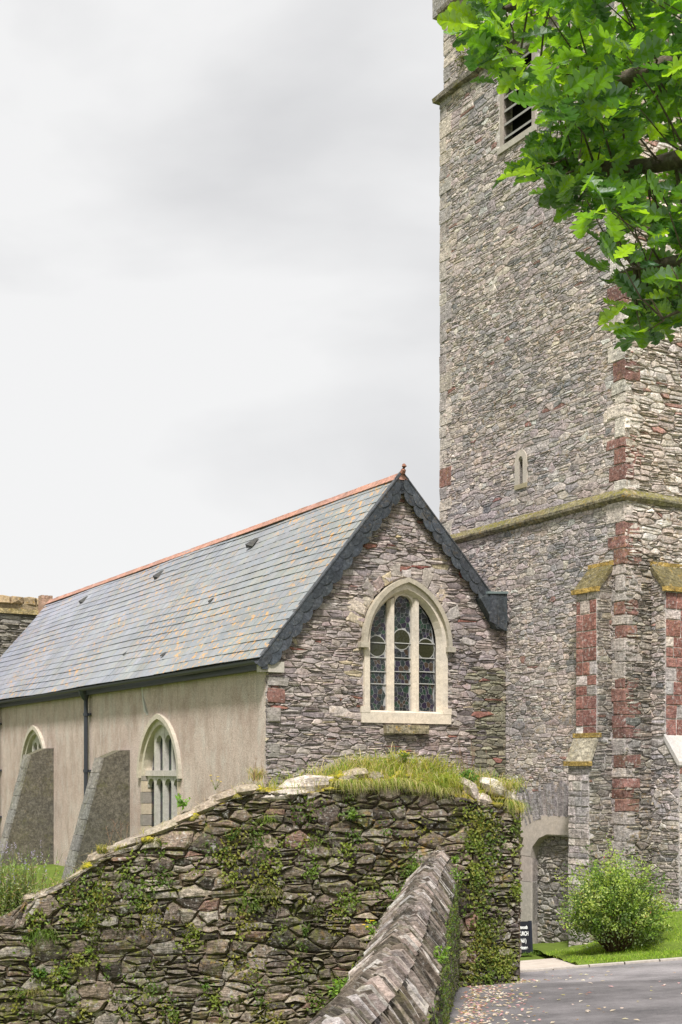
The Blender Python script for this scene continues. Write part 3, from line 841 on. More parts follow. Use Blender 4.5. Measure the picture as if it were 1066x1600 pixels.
# splayed inner reveal
o1 = [(wc - ui, wv0)] + arch(wc, ui, wsp, wtop - wsp - .2, 9) + [(wc + ui, wv0)]
o2 = [(wc - ui2, wv0)] + arch(wc, ui2, wsp, wtop - wsp - .29, 9) + [(wc + ui2, wv0)]
for i in range(len(o1) - 1):
    q = [GP.p(*o1[i], .045), GP.p(*o1[i + 1], .045), GP.p(*o2[i + 1], -.11), GP.p(*o2[i], -.11)]
    win.add(q, [(0, 1, 2, 3)], CREAM)
window = win.build('gable_window', M['dressed'], chapel)
m = MB(); hp = .10
band(m, GP, arch(wc, uo + .07, wsp - .06, wtop - wsp + .1, 10), arch(wc, uo - .03, wsp - .06, wtop - wsp, 10), 0, hp + .03, (.40, .36, .29)); m.build('hood_mould', M['dressed'], window)
for s in (-1, 1):
    m = MB(); c_ = wc + s * (uo + .04); prism(m, GP, [(c_ - .1, wsp - .16), (c_ + .1, wsp - .16), (c_ + .1, wsp - .05), (c_ - .1, wsp - .05)], 0, .15, (.42, .38, .31)); m.build('label_stop', M['dressed'], window)
m = MB(); sa, sb = GP.hit(562, 1129), GP.hit(702, 1112)
prism(m, GP, [(wc - uo - .08, sa[1]), (wc + uo + .08, sa[1]), (wc + uo + .08, wv0 + .01), (wc - uo - .08, wv0 + .01)], -.15, .06, CREAM); m.build('sill', M['dressed'], window)
for s in (-1, 1):
    m = MB(); c_ = wc + s * (uo - .02); prism(m, GP, [(c_ - .11, wv0), (c_ + .11, wv0), (c_ + .11, wv0 + .13), (c_ - .11, wv0 + .13)], -.15, .065, CREAM); m.build('jamb_base', M['dressed'], window)
m = MB()
q = [(-ui, 0), (ui, 0)]
m.add([GP.p(wc - ui, wv0 + .012, .055), GP.p(wc + ui, wv0 + .012, .055), GP.p(wc + ui2, wv0 + .06, -.14), GP.p(wc - ui2, wv0 + .06, -.14)], [(0, 1, 2, 3)], CREAM)
m.build('sill_slope', M['dressed'], window)
# three lights: mullions with a pointed head for the middle
lw = (2 * ui2 - 2 * .17) / 3
mul = [wc - lw / 2 - .17 / 2, wc + lw / 2 + .17 / 2]
hR = (ui2 * ui2 + (wtop - wsp - .29) ** 2) / (2 * ui2)
def head_v(u):                                                   # height of the inner arch at u
    x = abs(u - wc); return wsp + math.sqrt(max(0, hR * hR - (x + hR - ui2) ** 2))
for mu in mul:
    m = MB(); tp = head_v(mu) - .01
    a, b = mu - .085, mu + .085
    vv = [(a, wv0), (b, wv0), (b, head_v(b) + .02), (a, head_v(a) + .02)]
    prism(m, GP, [(mu - .04, wv0), (mu + .04, wv0), (mu + .04, head_v(mu + .04)), (mu - .04, head_v(mu - .04))], -.2, -.03, CREAM)
    for s in (-1, 1):
        e0, e1 = mu + s * .04, mu + s * .085
        m.add([GP.p(e0, wv0, -.03), GP.p(e0, head_v(e0), -.03), GP.p(e1, head_v(e1), -.12), GP.p(e1, wv0, -.12), GP.p(e1, wv0, -.25), GP.p(e1, head_v(e1), -.25)], [(0, 1, 2, 3), (3, 2, 5, 4)], CREAM)
    m.build('mullion', M['dressed'], window)
# head stone of middle light
m = MB(); hl_ = lw / 2
ia = arch(wc, hl_, wtop - .52, .2, 6)
oa = [(u, head_v(u) + .015) for u in (lerp(wc - hl_, wc + hl_, 12))]
band(m, GP, oa, ia, -.2, -.08, CREAM); m.build('light_head', M['dressed'], window)
rngs = [(wc - ui2, mul[0] - .08), (wc - lw / 2, wc + lw / 2), (mul[1] + .08, wc + ui2)]
for k, (a, b) in enumerate(rngs):
    us = lerp(a, b, 6)
    poly = [(a, wv0 + .03), (b, wv0 + .03)] + [(u, (head_v(u) if k != 1 else wtop - .3) + .0) for u in us[::-1]]
    glazed(GP, poly, a, b, wv0, wtop, -.17, 40 + k, window, h=.085)
    for f in (.33, .47, .63, .80):
        vv = wv0 + (wsp + .25 - wv0) * f * 1.05 + k * .02
        m = MB(); prism(m, GP, [(a, vv), (b, vv), (b, vv + .018), (a, vv + .018)], -.17, -.145, (.4, .4, .38)); m.build('saddle_bar', M['lead'], window)

# rendered side wall
def mat_render():
    m = new_mat('lime_render'); t = NT(m); P = t.n('ShaderNodeNewGeometry').outputs['Position']
    a = t.noise(P, 60, 4, .7); b = t.noise(P, 1, 6, .7, (3.5, 3.5, 1.6)); c = t.noise(P, .9, 4, .6, off=(4, 4, 4)); s_ = t.noise(P, 1, 4, .6, (14, 14, .9))
    col = t.mix(t.ramp(c, .35, .65), (.41, .32, .275, 1), (.53, .435, .385, 1))
    col = t.mix(t.ramp(b, .48, .66, 0, .6), col, (.52, .48, .44, 1))
    dk = t.noise(P, 1, 5, .7, (4, 4, 1.3), off=(9, 3, 1)); col = t.mix(t.ramp(dk, .48, .66, 0, .42), col, (.27, .215, .175, 1))
    col = t.mix(t.ramp(s_, .58, .78, 0, .16), col, (.60, .57, .54, 1))
    col = t.mix(1, col, t.grey(t.ramp(a, .36, .64, .55, 1.45)), 'MULTIPLY')
    bp = t.n('ShaderNodeBump', {'Strength': .6, 'Distance': .012, 'Height': a})
    bs = t.n('ShaderNodeBsdfPrincipled', {'Base Color': col, 'Roughness': .95, 'Normal': bp.outputs[0]}); bs.inputs['Specular IOR Level'].default_value = .1
    t.n('ShaderNodeOutputMaterial', {0: bs.outputs[0]}); return m
M['render'] = mat_render()
wins = []
W1 = (5.60 * 1.0)
def su_of(px): return SP.hit(px, 1150)[0]
w1a, w1b = su_of(281), su_of(222); w2c = (su_of(66) + su_of(44)) / 2
w1c = (w1a + w1b) / 2 ; w1h = (w1b - w1a) / 2
ap1 = SP.hit(248, 1122)[1]; tr1 = SP.hit(248, 1206)[1]
m = MB(); side_poly = [(0, GZ - 1), (CL, GZ - 1), (CL, EZ + .05), (0, EZ + .05)]
wh = [(c - w1h, c + w1h, -2.2, ap1) for c in (w1c, w2c)]
core_face(m, SP, side_poly, wh, 0, (1, 1, 1))
for h_ in wh:
    recess(m, SP, h_, 0, -.4, (1, 1, 1), (.1, .1, .1))
    cc = (h_[0] + h_[1]) / 2
    # spandrels above the arch
    ap = arch(cc, w1h, tr1 - .1, ap1 - tr1 + .08, 8)
    for i in range(len(ap) - 1):
        q = [ap[i], ap[i + 1], (ap[i + 1][0], ap1 + .001), (ap[i][0], ap1 + .001)]
        m.add([SP.p(u, v, 0.0) for u, v in q], [(3, 2, 1, 0)], (1, 1, 1))
# far end and right side and back of gable
m.add([SP.p(CL, GZ), SP.p(CL, EZ), SP.p(CL, EZ) + d2 * GW, SP.p(CL, GZ) + d2 * GW], [(0, 1, 2, 3)])
m.add([SP.p(CL, EZ), SP.p(CL, APZ - .1) + d2 * APU, SP.p(CL, RZ - .3) + d2 * GW], [(0, 1, 2)])
m.build('side_wall', M['render'], chapel)
m = MB(); prism(m, SP, [(su_of(231), EZ - .1), (su_of(219), EZ - .1), (su_of(221), 1.9), (su_of(225), 1.35), (su_of(232.5), ap1 + .1), (su_of(228.5), ap1 + .1), (su_of(223), 1.9)], 0, .006, (.55, .53, .50))
m.build('cement_patch', M['kerb'], chapel)
for wi, cc in enumerate((w1c, w2c)):
    m = MB(); t_ = tr1 - .1; rs = ap1 - tr1 + .08; hw = w1h
    band(m, SP, [(cc - hw - .02, t_)] + arch(cc, hw + .02, t_, rs + .02, 9) + [(cc + hw + .02, t_)], [(cc - hw + .1, t_)] + arch(cc, hw - .1, t_, rs - .13, 9) + [(cc + hw - .1, t_)], -.3, .012, (.50, .46, .38))
    win2 = m.build('side_window', M['dressed'], chapel)
    m = MB(); band(m, SP, arch(cc, hw + .14, t_ - .05, rs + .17, 10), arch(cc, hw + .03, t_ - .05, rs + .05, 10), 0, .09, (.46, .42, .35)); m.build('hood_mould', M['dressed'], win2)
    # jamb blocks, alternately buff and dark
    for s in (-1, 1):
        zz = -2.2; k = 0
        while zz < t_ - .02:
            hg = min(.27, t_ - zz); m = MB(); a, b = sorted((cc + s * (hw + .02 + .06 * (k % 2)), cc + s * (hw - .12)))
            prism(m, SP, [(a, zz + .006), (b, zz + .006), (b, zz + hg - .006), (a, zz + hg - .006)], -.3, .015, (.47, .40, .31) if k % 2 == 0 else (.27, .245, .22)); m.build('jamb_block', M['dressed'], win2); zz += hg; k += 1
    # tracery: three mullions, transom, four lights below, two main lights above
    iw = hw - .1; lw4 = 2 * iw / 4
    def hv(u):
        w_ = iw; rise = rs - .13; r_ = (w_ * w_ + rise * rise) / (2 * w_); x = abs(u - cc); return t_ + math.sqrt(max(0, r_ * r_ - (x + r_ - w_) ** 2))
    for k in (-1, 0, 1):
        u_ = cc + k * lw4; m = MB(); prism(m, SP, [(u_ - .05, -2.2), (u_ + .05, -2.2), (u_ + .05, hv(u_ + .05)), (u_ - .05, hv(u_ - .05))], -.26, -.08, (.47, .45, .41)); m.build('mullion', M['dressed'], win2)
    m = MB(); prism(m, SP, [(cc - iw, t_), (cc + iw, t_), (cc + iw, t_ + .13), (cc - iw, t_ + .13)], -.26, -.04, (.50, .46, .42)); m.build('transom', M['dressed'], win2)
    for k in range(4):
        a = cc - iw + k * lw4; m = MB(); c2 = a + lw4 / 2
        for base, lowr in ((t_ - .28, t_ + .005),):
            band(m, SP, [(a, lowr)] * 1 + [(u, lowr) for u in lerp(a, a + lw4, 8)] + [(a + lw4, lowr)], [(a + .04, base)] + arch(c2, lw4 / 2 - .04, base, .22, 4) + [(a + lw4 - .04, base)], -.25, -.09, (.47, .45, .41))
        m.build('light_head', M['dressed'], win2)
    for k in (1, 2):
        a = cc - iw + k * lw4; c2 = a + lw4 / 2; vb = hv(c2) - .42; m = MB()
        band(m, SP, [(a, vb)] + [(u, hv(u) + .02) for u in lerp(a, a + lw4, 8)] + [(a + lw4, vb)], [(a + .04, vb)] + arch(c2, lw4 / 2 - .04, vb, .24, 4) + [(a + lw4 - .04, vb)], -.25, -.09, (.47, .45, .41)); m.build('tracery', M['dressed'], win2)
    glazed(SP, [(cc - iw, -2.2), (cc + iw, -2.2)] + [(u, hv(u)) for u in lerp(cc + iw, cc - iw, 12)], cc - iw, cc + iw, -2.2, ap1, -.2, 70, win2, diamond=True)

# roof
vsl = (d2 * (APU - EU) + Z * (APZ - EZ)); SL = vsl.length
rn = d1.cross(vsl).normalized()
if rn.z < 0: rn = -rn
RP = Plane(Lc + d2 * EU + Z * EZ + nR * .14, d1, vsl, rn)
RL = CL + .25
m = MB(); Ra, Rb = RP.p(0, 0, -.045), RP.p(RL, 0, -.045); Rc, Rd = RP.p(RL, SL, -.045), RP.p(0, SL, -.045)
re_ = d2 * (GW - .03 - APU) + Z * slopeR * (GW - .03 - APU)
m.add([Ra, Rb, Rc, Rd, Rc + re_, Rd + re_], [(0, 1, 2, 3), (3, 2, 4, 5)], (.15, .16, .17))
dn = -Z * .12
m.add([Ra, Rd, Rd + re_, Ra + dn, Rd + dn * 1.6, Rd + re_ + dn], [(0, 1, 4, 3), (1, 2, 5, 4)], (.1, .1, .1))
m.add([Rb, Rc, Rc + re_, Rb + dn, Rc + dn * 1.6, Rc + re_ + dn], [(0, 1, 4, 3), (1, 2, 5, 4)], (.1, .1, .1))
m.add([Ra, Rb, Rb + dn, Ra + dn], [(0, 1, 2, 3)], (.1, .1, .1))
def mat_slate():
    m = new_mat('roof_slate'); t = NT(m); P = t.n('ShaderNodeNewGeometry').outputs['Position']
    col = t.n('ShaderNodeVertexColor', layer_name='Col').outputs['Color']
    a = t.noise(P, 25, 4, .7); b = t.noise(P, .8, 4, .6); y1 = t.noise(P, 6.5, 4, .7, off=(3, 1, 5)); y2 = t.noise(P, .3, 2, .5, off=(6.4, 2, 2.2))
    st = t.noise(P, 1, 4, .6, (16, 16, 1.2))
    col = t.mix(1, col, t.grey(t.ramp(a, .3, .7, .85, 1.15)), 'MULTIPLY'); col = t.mix(1, col, t.grey(t.ramp(b, .35, .65, .88, 1.12)), 'MULTIPLY')
    col = t.mix(t.ramp(st, .55, .75, 0, .3), col, (.22, .23, .17, 1))
    f = t.math('MULTIPLY', t.ramp(y1, .56, .60), t.ramp(y2, .42, .54, .12, 1)); f = t.math('MULTIPLY', f, .8)
    col = t.mix(f, col, (.60, .32, .08, 1))
    bp = t.n('ShaderNodeBump', {'Strength': .25, 'Distance': .006, 'Height': a})
    bs = t.n('ShaderNodeBsdfPrincipled', {'Base Color': col, 'Roughness': .5, 'Normal': bp.outputs[0]}); bs.inputs['Specular IOR Level'].default_value = .45
    t.n('ShaderNodeOutputMaterial', {0: bs.outputs[0]}); return m
M['slate'] = mat_slate()
roof = m.build('roof', M['slate_dark'], chapel)
rs_ = random.Random(5); S = Stones(); NC = 20; ch = SL / NC
for j in range(NC):
    u = 0; off = (j % 2) * .16; w_ = .32
    u = -off
    while u < RL:
        a, b = max(u, 0) + .003, min(u + w_, RL) - .003
        if b - a > .03:
            v0_ = j * ch - .015 + rs_.uniform(-.004, .004) - (.03 if rs_.random() < .012 else 0); v1_ = (j + 1) * ch + .03
            dd = .026 + rs_.uniform(-.002, .003) + .016 * math.sin(u * .8 + .4 * math.sin(j * .3)) + .010 * math.sin(j * .5 + u * .4)
            vs = [RP.p(a, v0_, dd), RP.p(b, v0_, dd + rs_.uniform(-.003, .003)), RP.p(b, v1_, dd - .016), RP.p(a, v1_, dd - .016), RP.p(a, v0_, dd - .012), RP.p(b, v0_, dd - .012)]
            fs = [(3, 2, 1, 0), (0, 1, 5, 4), (0, 4, 3), (1, 2, 5)]
            base = rs_.choice([(.235, .25, .26), (.245, .258, .26), (.23, .245, .245), (.245, .258, .24), (.23, .245, .255)])
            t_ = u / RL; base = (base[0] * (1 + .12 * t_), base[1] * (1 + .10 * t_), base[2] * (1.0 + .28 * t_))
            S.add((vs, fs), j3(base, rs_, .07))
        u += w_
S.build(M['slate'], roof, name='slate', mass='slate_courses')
# ridge tiles
M['terracotta'] = mat_stone('terracotta', .35, .15, .1, .1, .1, .25, wcol=(.42, .36, .32, 1), dist=.006)
RD = RP.p(0, SL, 0) ; rr = random.Random(9)
k = 0; t_ = -.03
while t_ < RL:
    ln = min(.45, RL - t_ + .02); m = MB(); a = RD + d1 * (t_ + .004); b = RD + d1 * (t_ + ln - .004)
    sL = (-vsl.normalized()) * .17; sR = (d2 + Z * slopeR).normalized() * .17; up = Z * (.055 + rr.uniform(-.004, .004))
    pr_ = [sL + rn * .035, sL + rn * .055, -vsl.normalized() * .04 + up, up + Z * .012, sR * .25 + up, sR + V3((.02, 0, .04)), sR + V3((.0, 0, .02))]
    n = len(pr_); vs = [a + p for p in pr_] + [b + p for p in pr_]
    m.add(vs, [(i, i + 1, i + 1 + n, i + n) for i in range(n - 1)] + [tuple(range(n)), tuple(range(n, 2 * n))], j3((.42, .225, .175), rr, .12))
    m.build('ridge_tile', M['terracotta'], chapel); t_ += ln
m = MB(); a = RD - d1 * .03 + Z * .06
m.add(*tube_vf([a + Z * -.02, a + Z * .04 - d1 * .05, a + Z * .10 - d1 * .07, a + Z * .15 - d1 * .05], [.06, .05, .055, .03], 7), (.3, .14, .1)); m.build('ridge_finial', M['terracotta'], chapel)
# slate-hung verges with rounded ends
VG = Plane(Lc + nR * .15, d2, Z, nR); M['verge'] = mat_plain('verge_slate', .5, .35, 25, .3, .3)
M['verge'] = mat_stone('verge_slate', .12, .12, .04, .05, .2, .3, rough=.5, dist=.006)
def verge(p0, p1, perp, n):
    for k in range(n):
        ca = (p0[0] + (p1[0] - p0[0]) * (k + .5) / n, p0[1] + (p1[1] - p0[1]) * (k + .5) / n)
        al = ((p1[0] - p0[0]) / n, (p1[1] - p0[1]) / n); hwx = .56
        for layer in (0, 1):
            lenp = .20 if layer else .34; sh = .5 if layer else 0
            c0 = (ca[0] + al[0] * sh, ca[1] + al[1] * sh)
            pts = [(c0[0] - al[0] * hwx, c0[1] - al[1] * hwx)]
            for t in lerp(PI, 0, 7):
                x_, y_ = math.cos(t) * hwx, (lenp - .14) + math.sin(t) * .14
                pts.append((c0[0] + al[0] * x_ + perp[0] * y_, c0[1] + al[1] * x_ + perp[1] * y_))
            pts.append((c0[0] + al[0] * hwx, c0[1] + al[1] * hwx))
            m = MB(); prism(m, VG, pts, -.01 + layer * .012, .004 + layer * .012 + (k % 2) * .004, j3((.052, .060, .072), R, .25)); m.build('verge_slate', M['verge'], chapel)
ll = math.hypot(APU - EU, APZ - EZ); verge((APU, APZ + .06), (EU + .02, EZ + .03), ((APZ - EZ) / ll, -(APU - EU) / ll), 14)
rl = math.hypot(5.50 - APU, APZ - 3.7); verge((APU, APZ + .06), (5.50, RZ - .02), ((RZ - APZ) / rl, -(5.5 - APU) / rl), 10)
m = MB()
for (p0, p1) in (((EU + .0, EZ + .0), (APU, APZ + .045)), ((APU, APZ + .045), (5.5, RZ - .03))):
    q = [(p0[0], p0[1]), (p1[0], p1[1]), (p1[0], p1[1] + .04), (p0[0], p0[1] + .04)]
    prism(m, VG, q, -.1, .03, (.06, .065, .075))
m.build('verge_capping', M['verge'], chapel)
# slate-hung box where the verge meets the tower
m = MB(); q = [GP.hit(762, 928, .2), GP.hit(792, 928, .2), GP.hit(792, 986, .2), GP.hit(776, 982, .2), GP.hit(750, 935, .2)]
prism(m, GP, q, -.05, .22, (.05, .06, .07), True); bx = m.build('gutter_box', M['verge'], chapel)
m = MB(); q2 = [(q[0][0] - .02, q[0][1]), (q[1][0] + .01, q[1][1]), (q[1][0] + .01, q[1][1] + .05), (q[0][0] - .02, q[0][1] + .05)]
prism(m, GP, q2, -.05, .25, (.16, .20, .20), True); m.build('lead_cap', M['lead'], bx)
for k in range(2):
    m = MB(); a = q[0][0] + .05 + k * .19; prism(m, GP, [(a, q[2][1] + .18 - k * .1), (a + .17, q[2][1] + .12 - k * .1), (a + .17, q[0][1] - .02), (a, q[0][1] - .02)], .2, .235, j3((.05, .058, .07), R, .2)); m.build('hung_slate', M['verge'], bx)
# gutter, hopper, downpipes
M['iron'] = mat_plain('black_painted_iron', .45, .4, 30, .25, .15)
gp = Plane(RP.p(0, 0) + nL * .02 - Z * .06, d1, Z, nL)
m = MB(); n = 7; NS = 12
for s in range(NS):
    vs = []
    for t in (s, s + 1):
        u = -.02 + (RL + .02) * t / NS
        for k in range(n):
            a = PI * k / (n - 1); vs.append(gp.p(u, -math.sin(a) * .075 + .0, .07 - math.cos(a) * .075))
    m.add(vs, [(i, i + 1, i + 1 + n, i + n) for i in range(n - 1)], (.05, .055, .065))
a, b = gp.p(-.02, -.10, -.02), gp.p(RL, -.10, -.02)
m.add(*box_vf(gp.p(-.02, -.17, -.16), d1 * RL, nL * .12, Z * .2), (.045, .05, .06))
m.build('gutter', M['iron'], chapel)
def downpipe(u, zb):
    m = MB(); p0 = SP.p(u, EZ - .22, .09)
    m.add(*tube_vf([SP.p(u, EZ - .1, .2), SP.p(u, EZ - .25, .12), SP.p(u, zb, .12)], [.08, .055, .055], 8), (.035, .04, .05)); o = m.build('downpipe', M['iron'], chapel)
    m = MB(); m.add(*tube_vf([SP.p(u, EZ - .08, .17), SP.p(u, EZ - .18, .16), SP.p(u, EZ - .36, .13)], [.17, .15, .065], 8), (.04, .045, .055)); m.build('hopper', M['iron'], o)
    zz = EZ - .7
    while zz > zb:
        m = MB(); m.add(*tube_vf([SP.p(u, zz, .12), SP.p(u, zz - .08, .12)], .075, 8), (.035, .04, .05)); m.build('collar', M['iron'], o)
        m = MB(); m.add(*box_vf(SP.p(u - .11, zz - .07, .0), d1 * .22, Z * .06, nL * .07), (.035, .04, .05)); m.build('bracket', M['iron'], o); zz -= 1.5
downpipe(su_of(141), GZ); downpipe(SP.hit(1.5, 1110)[0], GZ)
# small roof vents
for x, y in ((394, 853), (248, 902), (131, 941), (196, 1023), (255, 1025), (330, 940)):
    u, v = RP.hit(x, y); s = 1 if y < 945 and x != 330 else .45; m = MB()
    P0 = [RP.p(u - .16 * s, v - .08 * s, .03), RP.p(u + .16 * s, v - .08 * s, .03), RP.p(u + .1 * s, v + .25 * s, .02), RP.p(u - .1 * s, v + .25 * s, .02), RP.p(u, v - .1 * s, .16 * s), RP.p(u, v + .2 * s, .07 * s)]
    m.add(P0, [(0, 1, 4), (1, 2, 5, 4), (3, 0, 4, 5), (2, 3, 5)], (.05, .05, .05)); m.build('roof_vent', M['verge'], roof)
# raking buttresses against the side wall
M['cement'] = mat_stone('dark_cement', .1, .1, .5, .45, .05, .7, con=1.15, green=(.06, .065, .03), dist=.015)
for (pxw, topy) in ((203, 1172), (84, 1169)):
    u = SP.hit(pxw, 1250)[0]; zt = SP.hit(pxw, topy)[1] - .03; th = .52
    prof = [(0, GZ - .4), (1.62, GZ - .4), (.66, zt - .16), (.25, zt + .02), (0, zt + .03)]
    n = len(prof); m = MB(); rb = random.Random(int(pxw))
    vs = [SP.p(u, z_, d) for d, z_ in prof] + [SP.p(u + th, z_, d) for d, z_ in prof]
    m.add(vs, [tuple(range(n)), tuple(range(n, 2 * n))[::-1]], (.115, .105, .085))
    m.add(vs, [(i, (i + 1) % n, (i + 1) % n + n, i + n) for i in range(n)], (.115, .105, .085))
    o = m.build('raking_buttress', M['cement'], chapel)
    m = MB(); k0, k1 = prof[1], prof[2]
    for i in range(9):
        f0, f1 = i / 9, (i + .97) / 9
        pa = [(k0[0] + (k1[0] - k0[0]) * f, k0[1] + (k1[1] - k0[1]) * f) for f in (f0, f1)]
        vs = [SP.p(u - .005, pa[0][1], pa[0][0]), SP.p(u + th + .03, pa[0][1], pa[0][0]), SP.p(u + th + .03, pa[1][1], pa[1][0]), SP.p(u - .005, pa[1][1], pa[1][0])]
        mm = MB(); e = (nL * 1.0 + Z * .3) * (.045 + rb.uniform(0, .012)); vs = vs + [v + e for v in vs]
        mm.add(vs, [(4, 5, 6, 7), (0, 1, 5, 4), (1, 2, 6, 5), (2, 3, 7, 6), (3, 0, 4, 7)], j3((.20, .19, .175), rb, .15)); mm.build('facing_slab', M['coping'], o)

# ------------------------------------------------------------------ nave beyond, left edge of the picture
nave_o = Lc + d1 * (CL + 1.2) + d2 * -14
NP = Plane(nave_o, d2, Z, nR)
nave = thing('church_nave', 'distant battlemented nave wall with orange lichened coping left of the chapel roof', 'church', (nave_o.x, nave_o.y, GZ))
ztop = NP.hit(40, 958)[1]; m = MB()
core_face(m, NP, [(0, GZ - 1), (19, GZ - 1), (19, ztop), (0, ztop)], [], 0, (.2, .19, .18))
m.add([NP.p(0, GZ - 1), NP.p(0, ztop), NP.p(0, ztop, -6), NP.p(0, GZ - 1, -6)], [(0, 1, 2, 3)], (.2, .19, .18))
m.add([NP.p(19, GZ - 1), NP.p(19, ztop), NP.p(19, ztop, -6), NP.p(19, GZ - 1, -6)], [(0, 1, 2, 3)], (.2, .19, .18))
m.add([NP.p(0, ztop), NP.p(19, ztop), NP.p(19, ztop, -6), NP.p(0, ztop, -6)], [(0, 1, 2, 3)], (.2, .19, .18))
nw = m.build('nave_wall', M['gable'], nave)
S = Stones(); rv = random.Random(2)
S.wall(NP, [(NP.hit(-60, 1000)[0], 2.6), (NP.hit(130, 1000)[0], 2.6), (NP.hit(130, 1000)[0], ztop - .1), (NP.hit(-60, 1000)[0], ztop - .1)], .13, 4.5, lambda u, v, r: j3(r.choice([(.25, .235, .21), (.19, .175, .165), (.3, .28, .25)]), r), rv, gap=.012, relief=.05)
S.build(M['gable'], nw, n=200)
m = MB(); prism(m, NP, [(0, ztop - .06), (19, ztop - .06), (19, ztop + .12), (0, ztop + .12)], -.1, .16, (.36, .29, .15)); m.build('parapet_string', M['string'], nave)
M['lichened'] = mat_stone('orange_lichened_stone', .3, .9, .1, .1, .1, .5, ysc=8)
m = MB(); prism(m, NP, [(0, ztop + .12), (19, ztop + .12), (19, ztop + .34), (0, ztop + .34)], -.3, .05, (.28, .22, .14)); m.build('parapet_course', M['lichened'], nave)
u = NP.hit(-60, 930)[0]; uend = NP.hit(125, 930)[0]
while u < uend:
    big = rv.random() < .3; w_ = rv.uniform(.42, .55) if big else rv.uniform(.4, .7); m = MB(); h_ = .44 if big else .3
    u_ = u; a, b = u + .01, u + w_ - .01; z0 = ztop + .30; m.add(*stone_vf(Plane(NP.o, d2, Z, nR), [(a, z0), (b, z0), (b, z0 + h_), (a, z0 + h_)], .006, .12, rv, .03, d0=-.3), j3((.40, .30, .18), rv, .15)); m.build('coping_stone', M['lichened'], nave)
    u += w_
# little crocketed stump where the ridge ends
a = RP.p(RL + .15, SL - .05); m = MB()
stump = thing('chimney_stump', 'small castellated stone stump at the far end of the terracotta ridge', 'chimney', tuple(a - Z * .5))
m.add(*box_vf(a - Z * .9 - d2 * .2, d2 * .42, d1 * .4, Z * 1.06), (.36, .24, .18)); m.build('stump_block', M['lichened'], stump)
for k in range(3):
    m = MB(); m.add(*box_vf(a + Z * .16 - d2 * (.2 - k * .155), d2 * .11, d1 * .4, Z * .14), (.36, .24, .18)); m.build('battlement', M['lichened'], stump)

# ------------------------------------------------------------------ boundary wall
wd_ = V3((.97, .24, 0)).normalized(); wn_ = V3((wd_.y, -wd_.x, 0))
W0 = V3((2.64, 19.0, 0))                                         # right end, front face
WLn = 9.6
WP = Plane(W0 - wd_ * WLn, wd_, Z, wn_)
prof_px = [(-60, 1462), (38, 1452), (39, 1410), (100, 1388), (150, 1346), (205, 1325), (250, 1304), (300, 1280), (345, 1256), (400, 1236), (470, 1240), (530, 1232), (620, 1228), (720, 1246), (770, 1256), (812, 1266)]
prof = [WP.hit(x, y) for x, y in prof_px]; prof[0] = (0, prof[0][1]); prof[-1] = (WLn + .02, prof[-1][1])
def wtopf(u):
    for (a, za), (b, zb) in zip(prof, prof[1:]):
        if u <= b: return za + (zb - za) * max(0, min(1, (u - a) / max(1e-4, b - a)))
    return prof[-1][1]
bw_ = thing('boundary_wall', 'overgrown rubble stone boundary wall with grass and moss along its top', 'wall', tuple(W0 - wd_ * 4.5 + Z * -3.5))
TH = .75
m = MB(); DK = (.11, .08, .055)
us = sorted(set([round(x, 3) for x in lerp(0, WLn, 60)] + [p[0] for p in prof]))
for a, b in zip(us, us[1:]):
    za, zb = wtopf(a + 1e-5), wtopf(b - 1e-5)
    m.add([WP.p(a, -4.2), WP.p(b, -4.2), WP.p(b, zb - .02), WP.p(a, za - .02), WP.p(a, za - .02, -TH), WP.p(b, zb - .02, -TH), WP.p(b, -4.2, -TH), WP.p(a, -4.2, -TH)], [(0, 1, 2, 3), (3, 2, 5, 4), (4, 5, 6, 7)], DK)
m.add([WP.p(WLn, -4.2), WP.p(WLn, wtopf(WLn) - .02), WP.p(WLn, wtopf(WLn) - .02, -TH), WP.p(WLn, -4.2, -TH)], [(0, 1, 2, 3)], DK)
m.build('wall_core', M['mossy'], bw_)
def pal_wall(u, v, r):
    c = pal_wall0(u, v, r)
    try: tone = .62 if (wtopf(u) - v < .55 and u > 5.2) else 1.0  # darker strip below the wall top
    except Exception: tone = 1.0
    tone *= .76 + .22 * math.sin(u * 1.7 + 1) * math.sin(v * 2.3 + u)  # broad damp variation across the face
    return (c[0] * tone, c[1] * tone, c[2] * tone)
def pal_wall0(u, v, r):
    x = r.random()
    if x < .03: return j3((.24, .15, .12), r)
    if x < .2: return j3((.36, .31, .265), r, .25)
    if x < .36: return j3((.085, .07, .058), r)
    return j3(r.choice([(.23, .18, .145), (.155, .122, .10), (.31, .25, .205), (.25, .19, .15), (.19, .15, .125)]), r, .2)
S = Stones(); rw = random.Random(31)
endu = WP.hit(748, 1300)[0]
S.wall(WP, [(0, -4.2), (endu, -4.2), (endu, .4), (0, .4)], .125, 1.8, pal_wall, rw, gap=.010, relief=.055, top=wtopf, rough=.028, var=.75, soft=.72, wv=1.1, jit=.35)
S.wall(WP, [(endu, -4.2), (WLn, -4.2), (WLn, .4), (endu, .4)], .10, 1.8, lambda u, v, r: j3(r.choice([(.16, .14, .12), (.22, .19, .16), (.12, .10, .09), (.28, .24, .2)]), r, .2), rw, gap=.012, relief=.05, top=wtopf, rough=.02, var=.5)
EP = Plane(WP.p(WLn, 0, 0), -wn_, Z, wd_)
S.wall(EP, [(0, -4.2), (TH, -4.2), (TH, -.6), (0, -.6)], .12, 1.8, pal_wall, rw, gap=.012, relief=.04)
S.build(M['wall'], bw_)
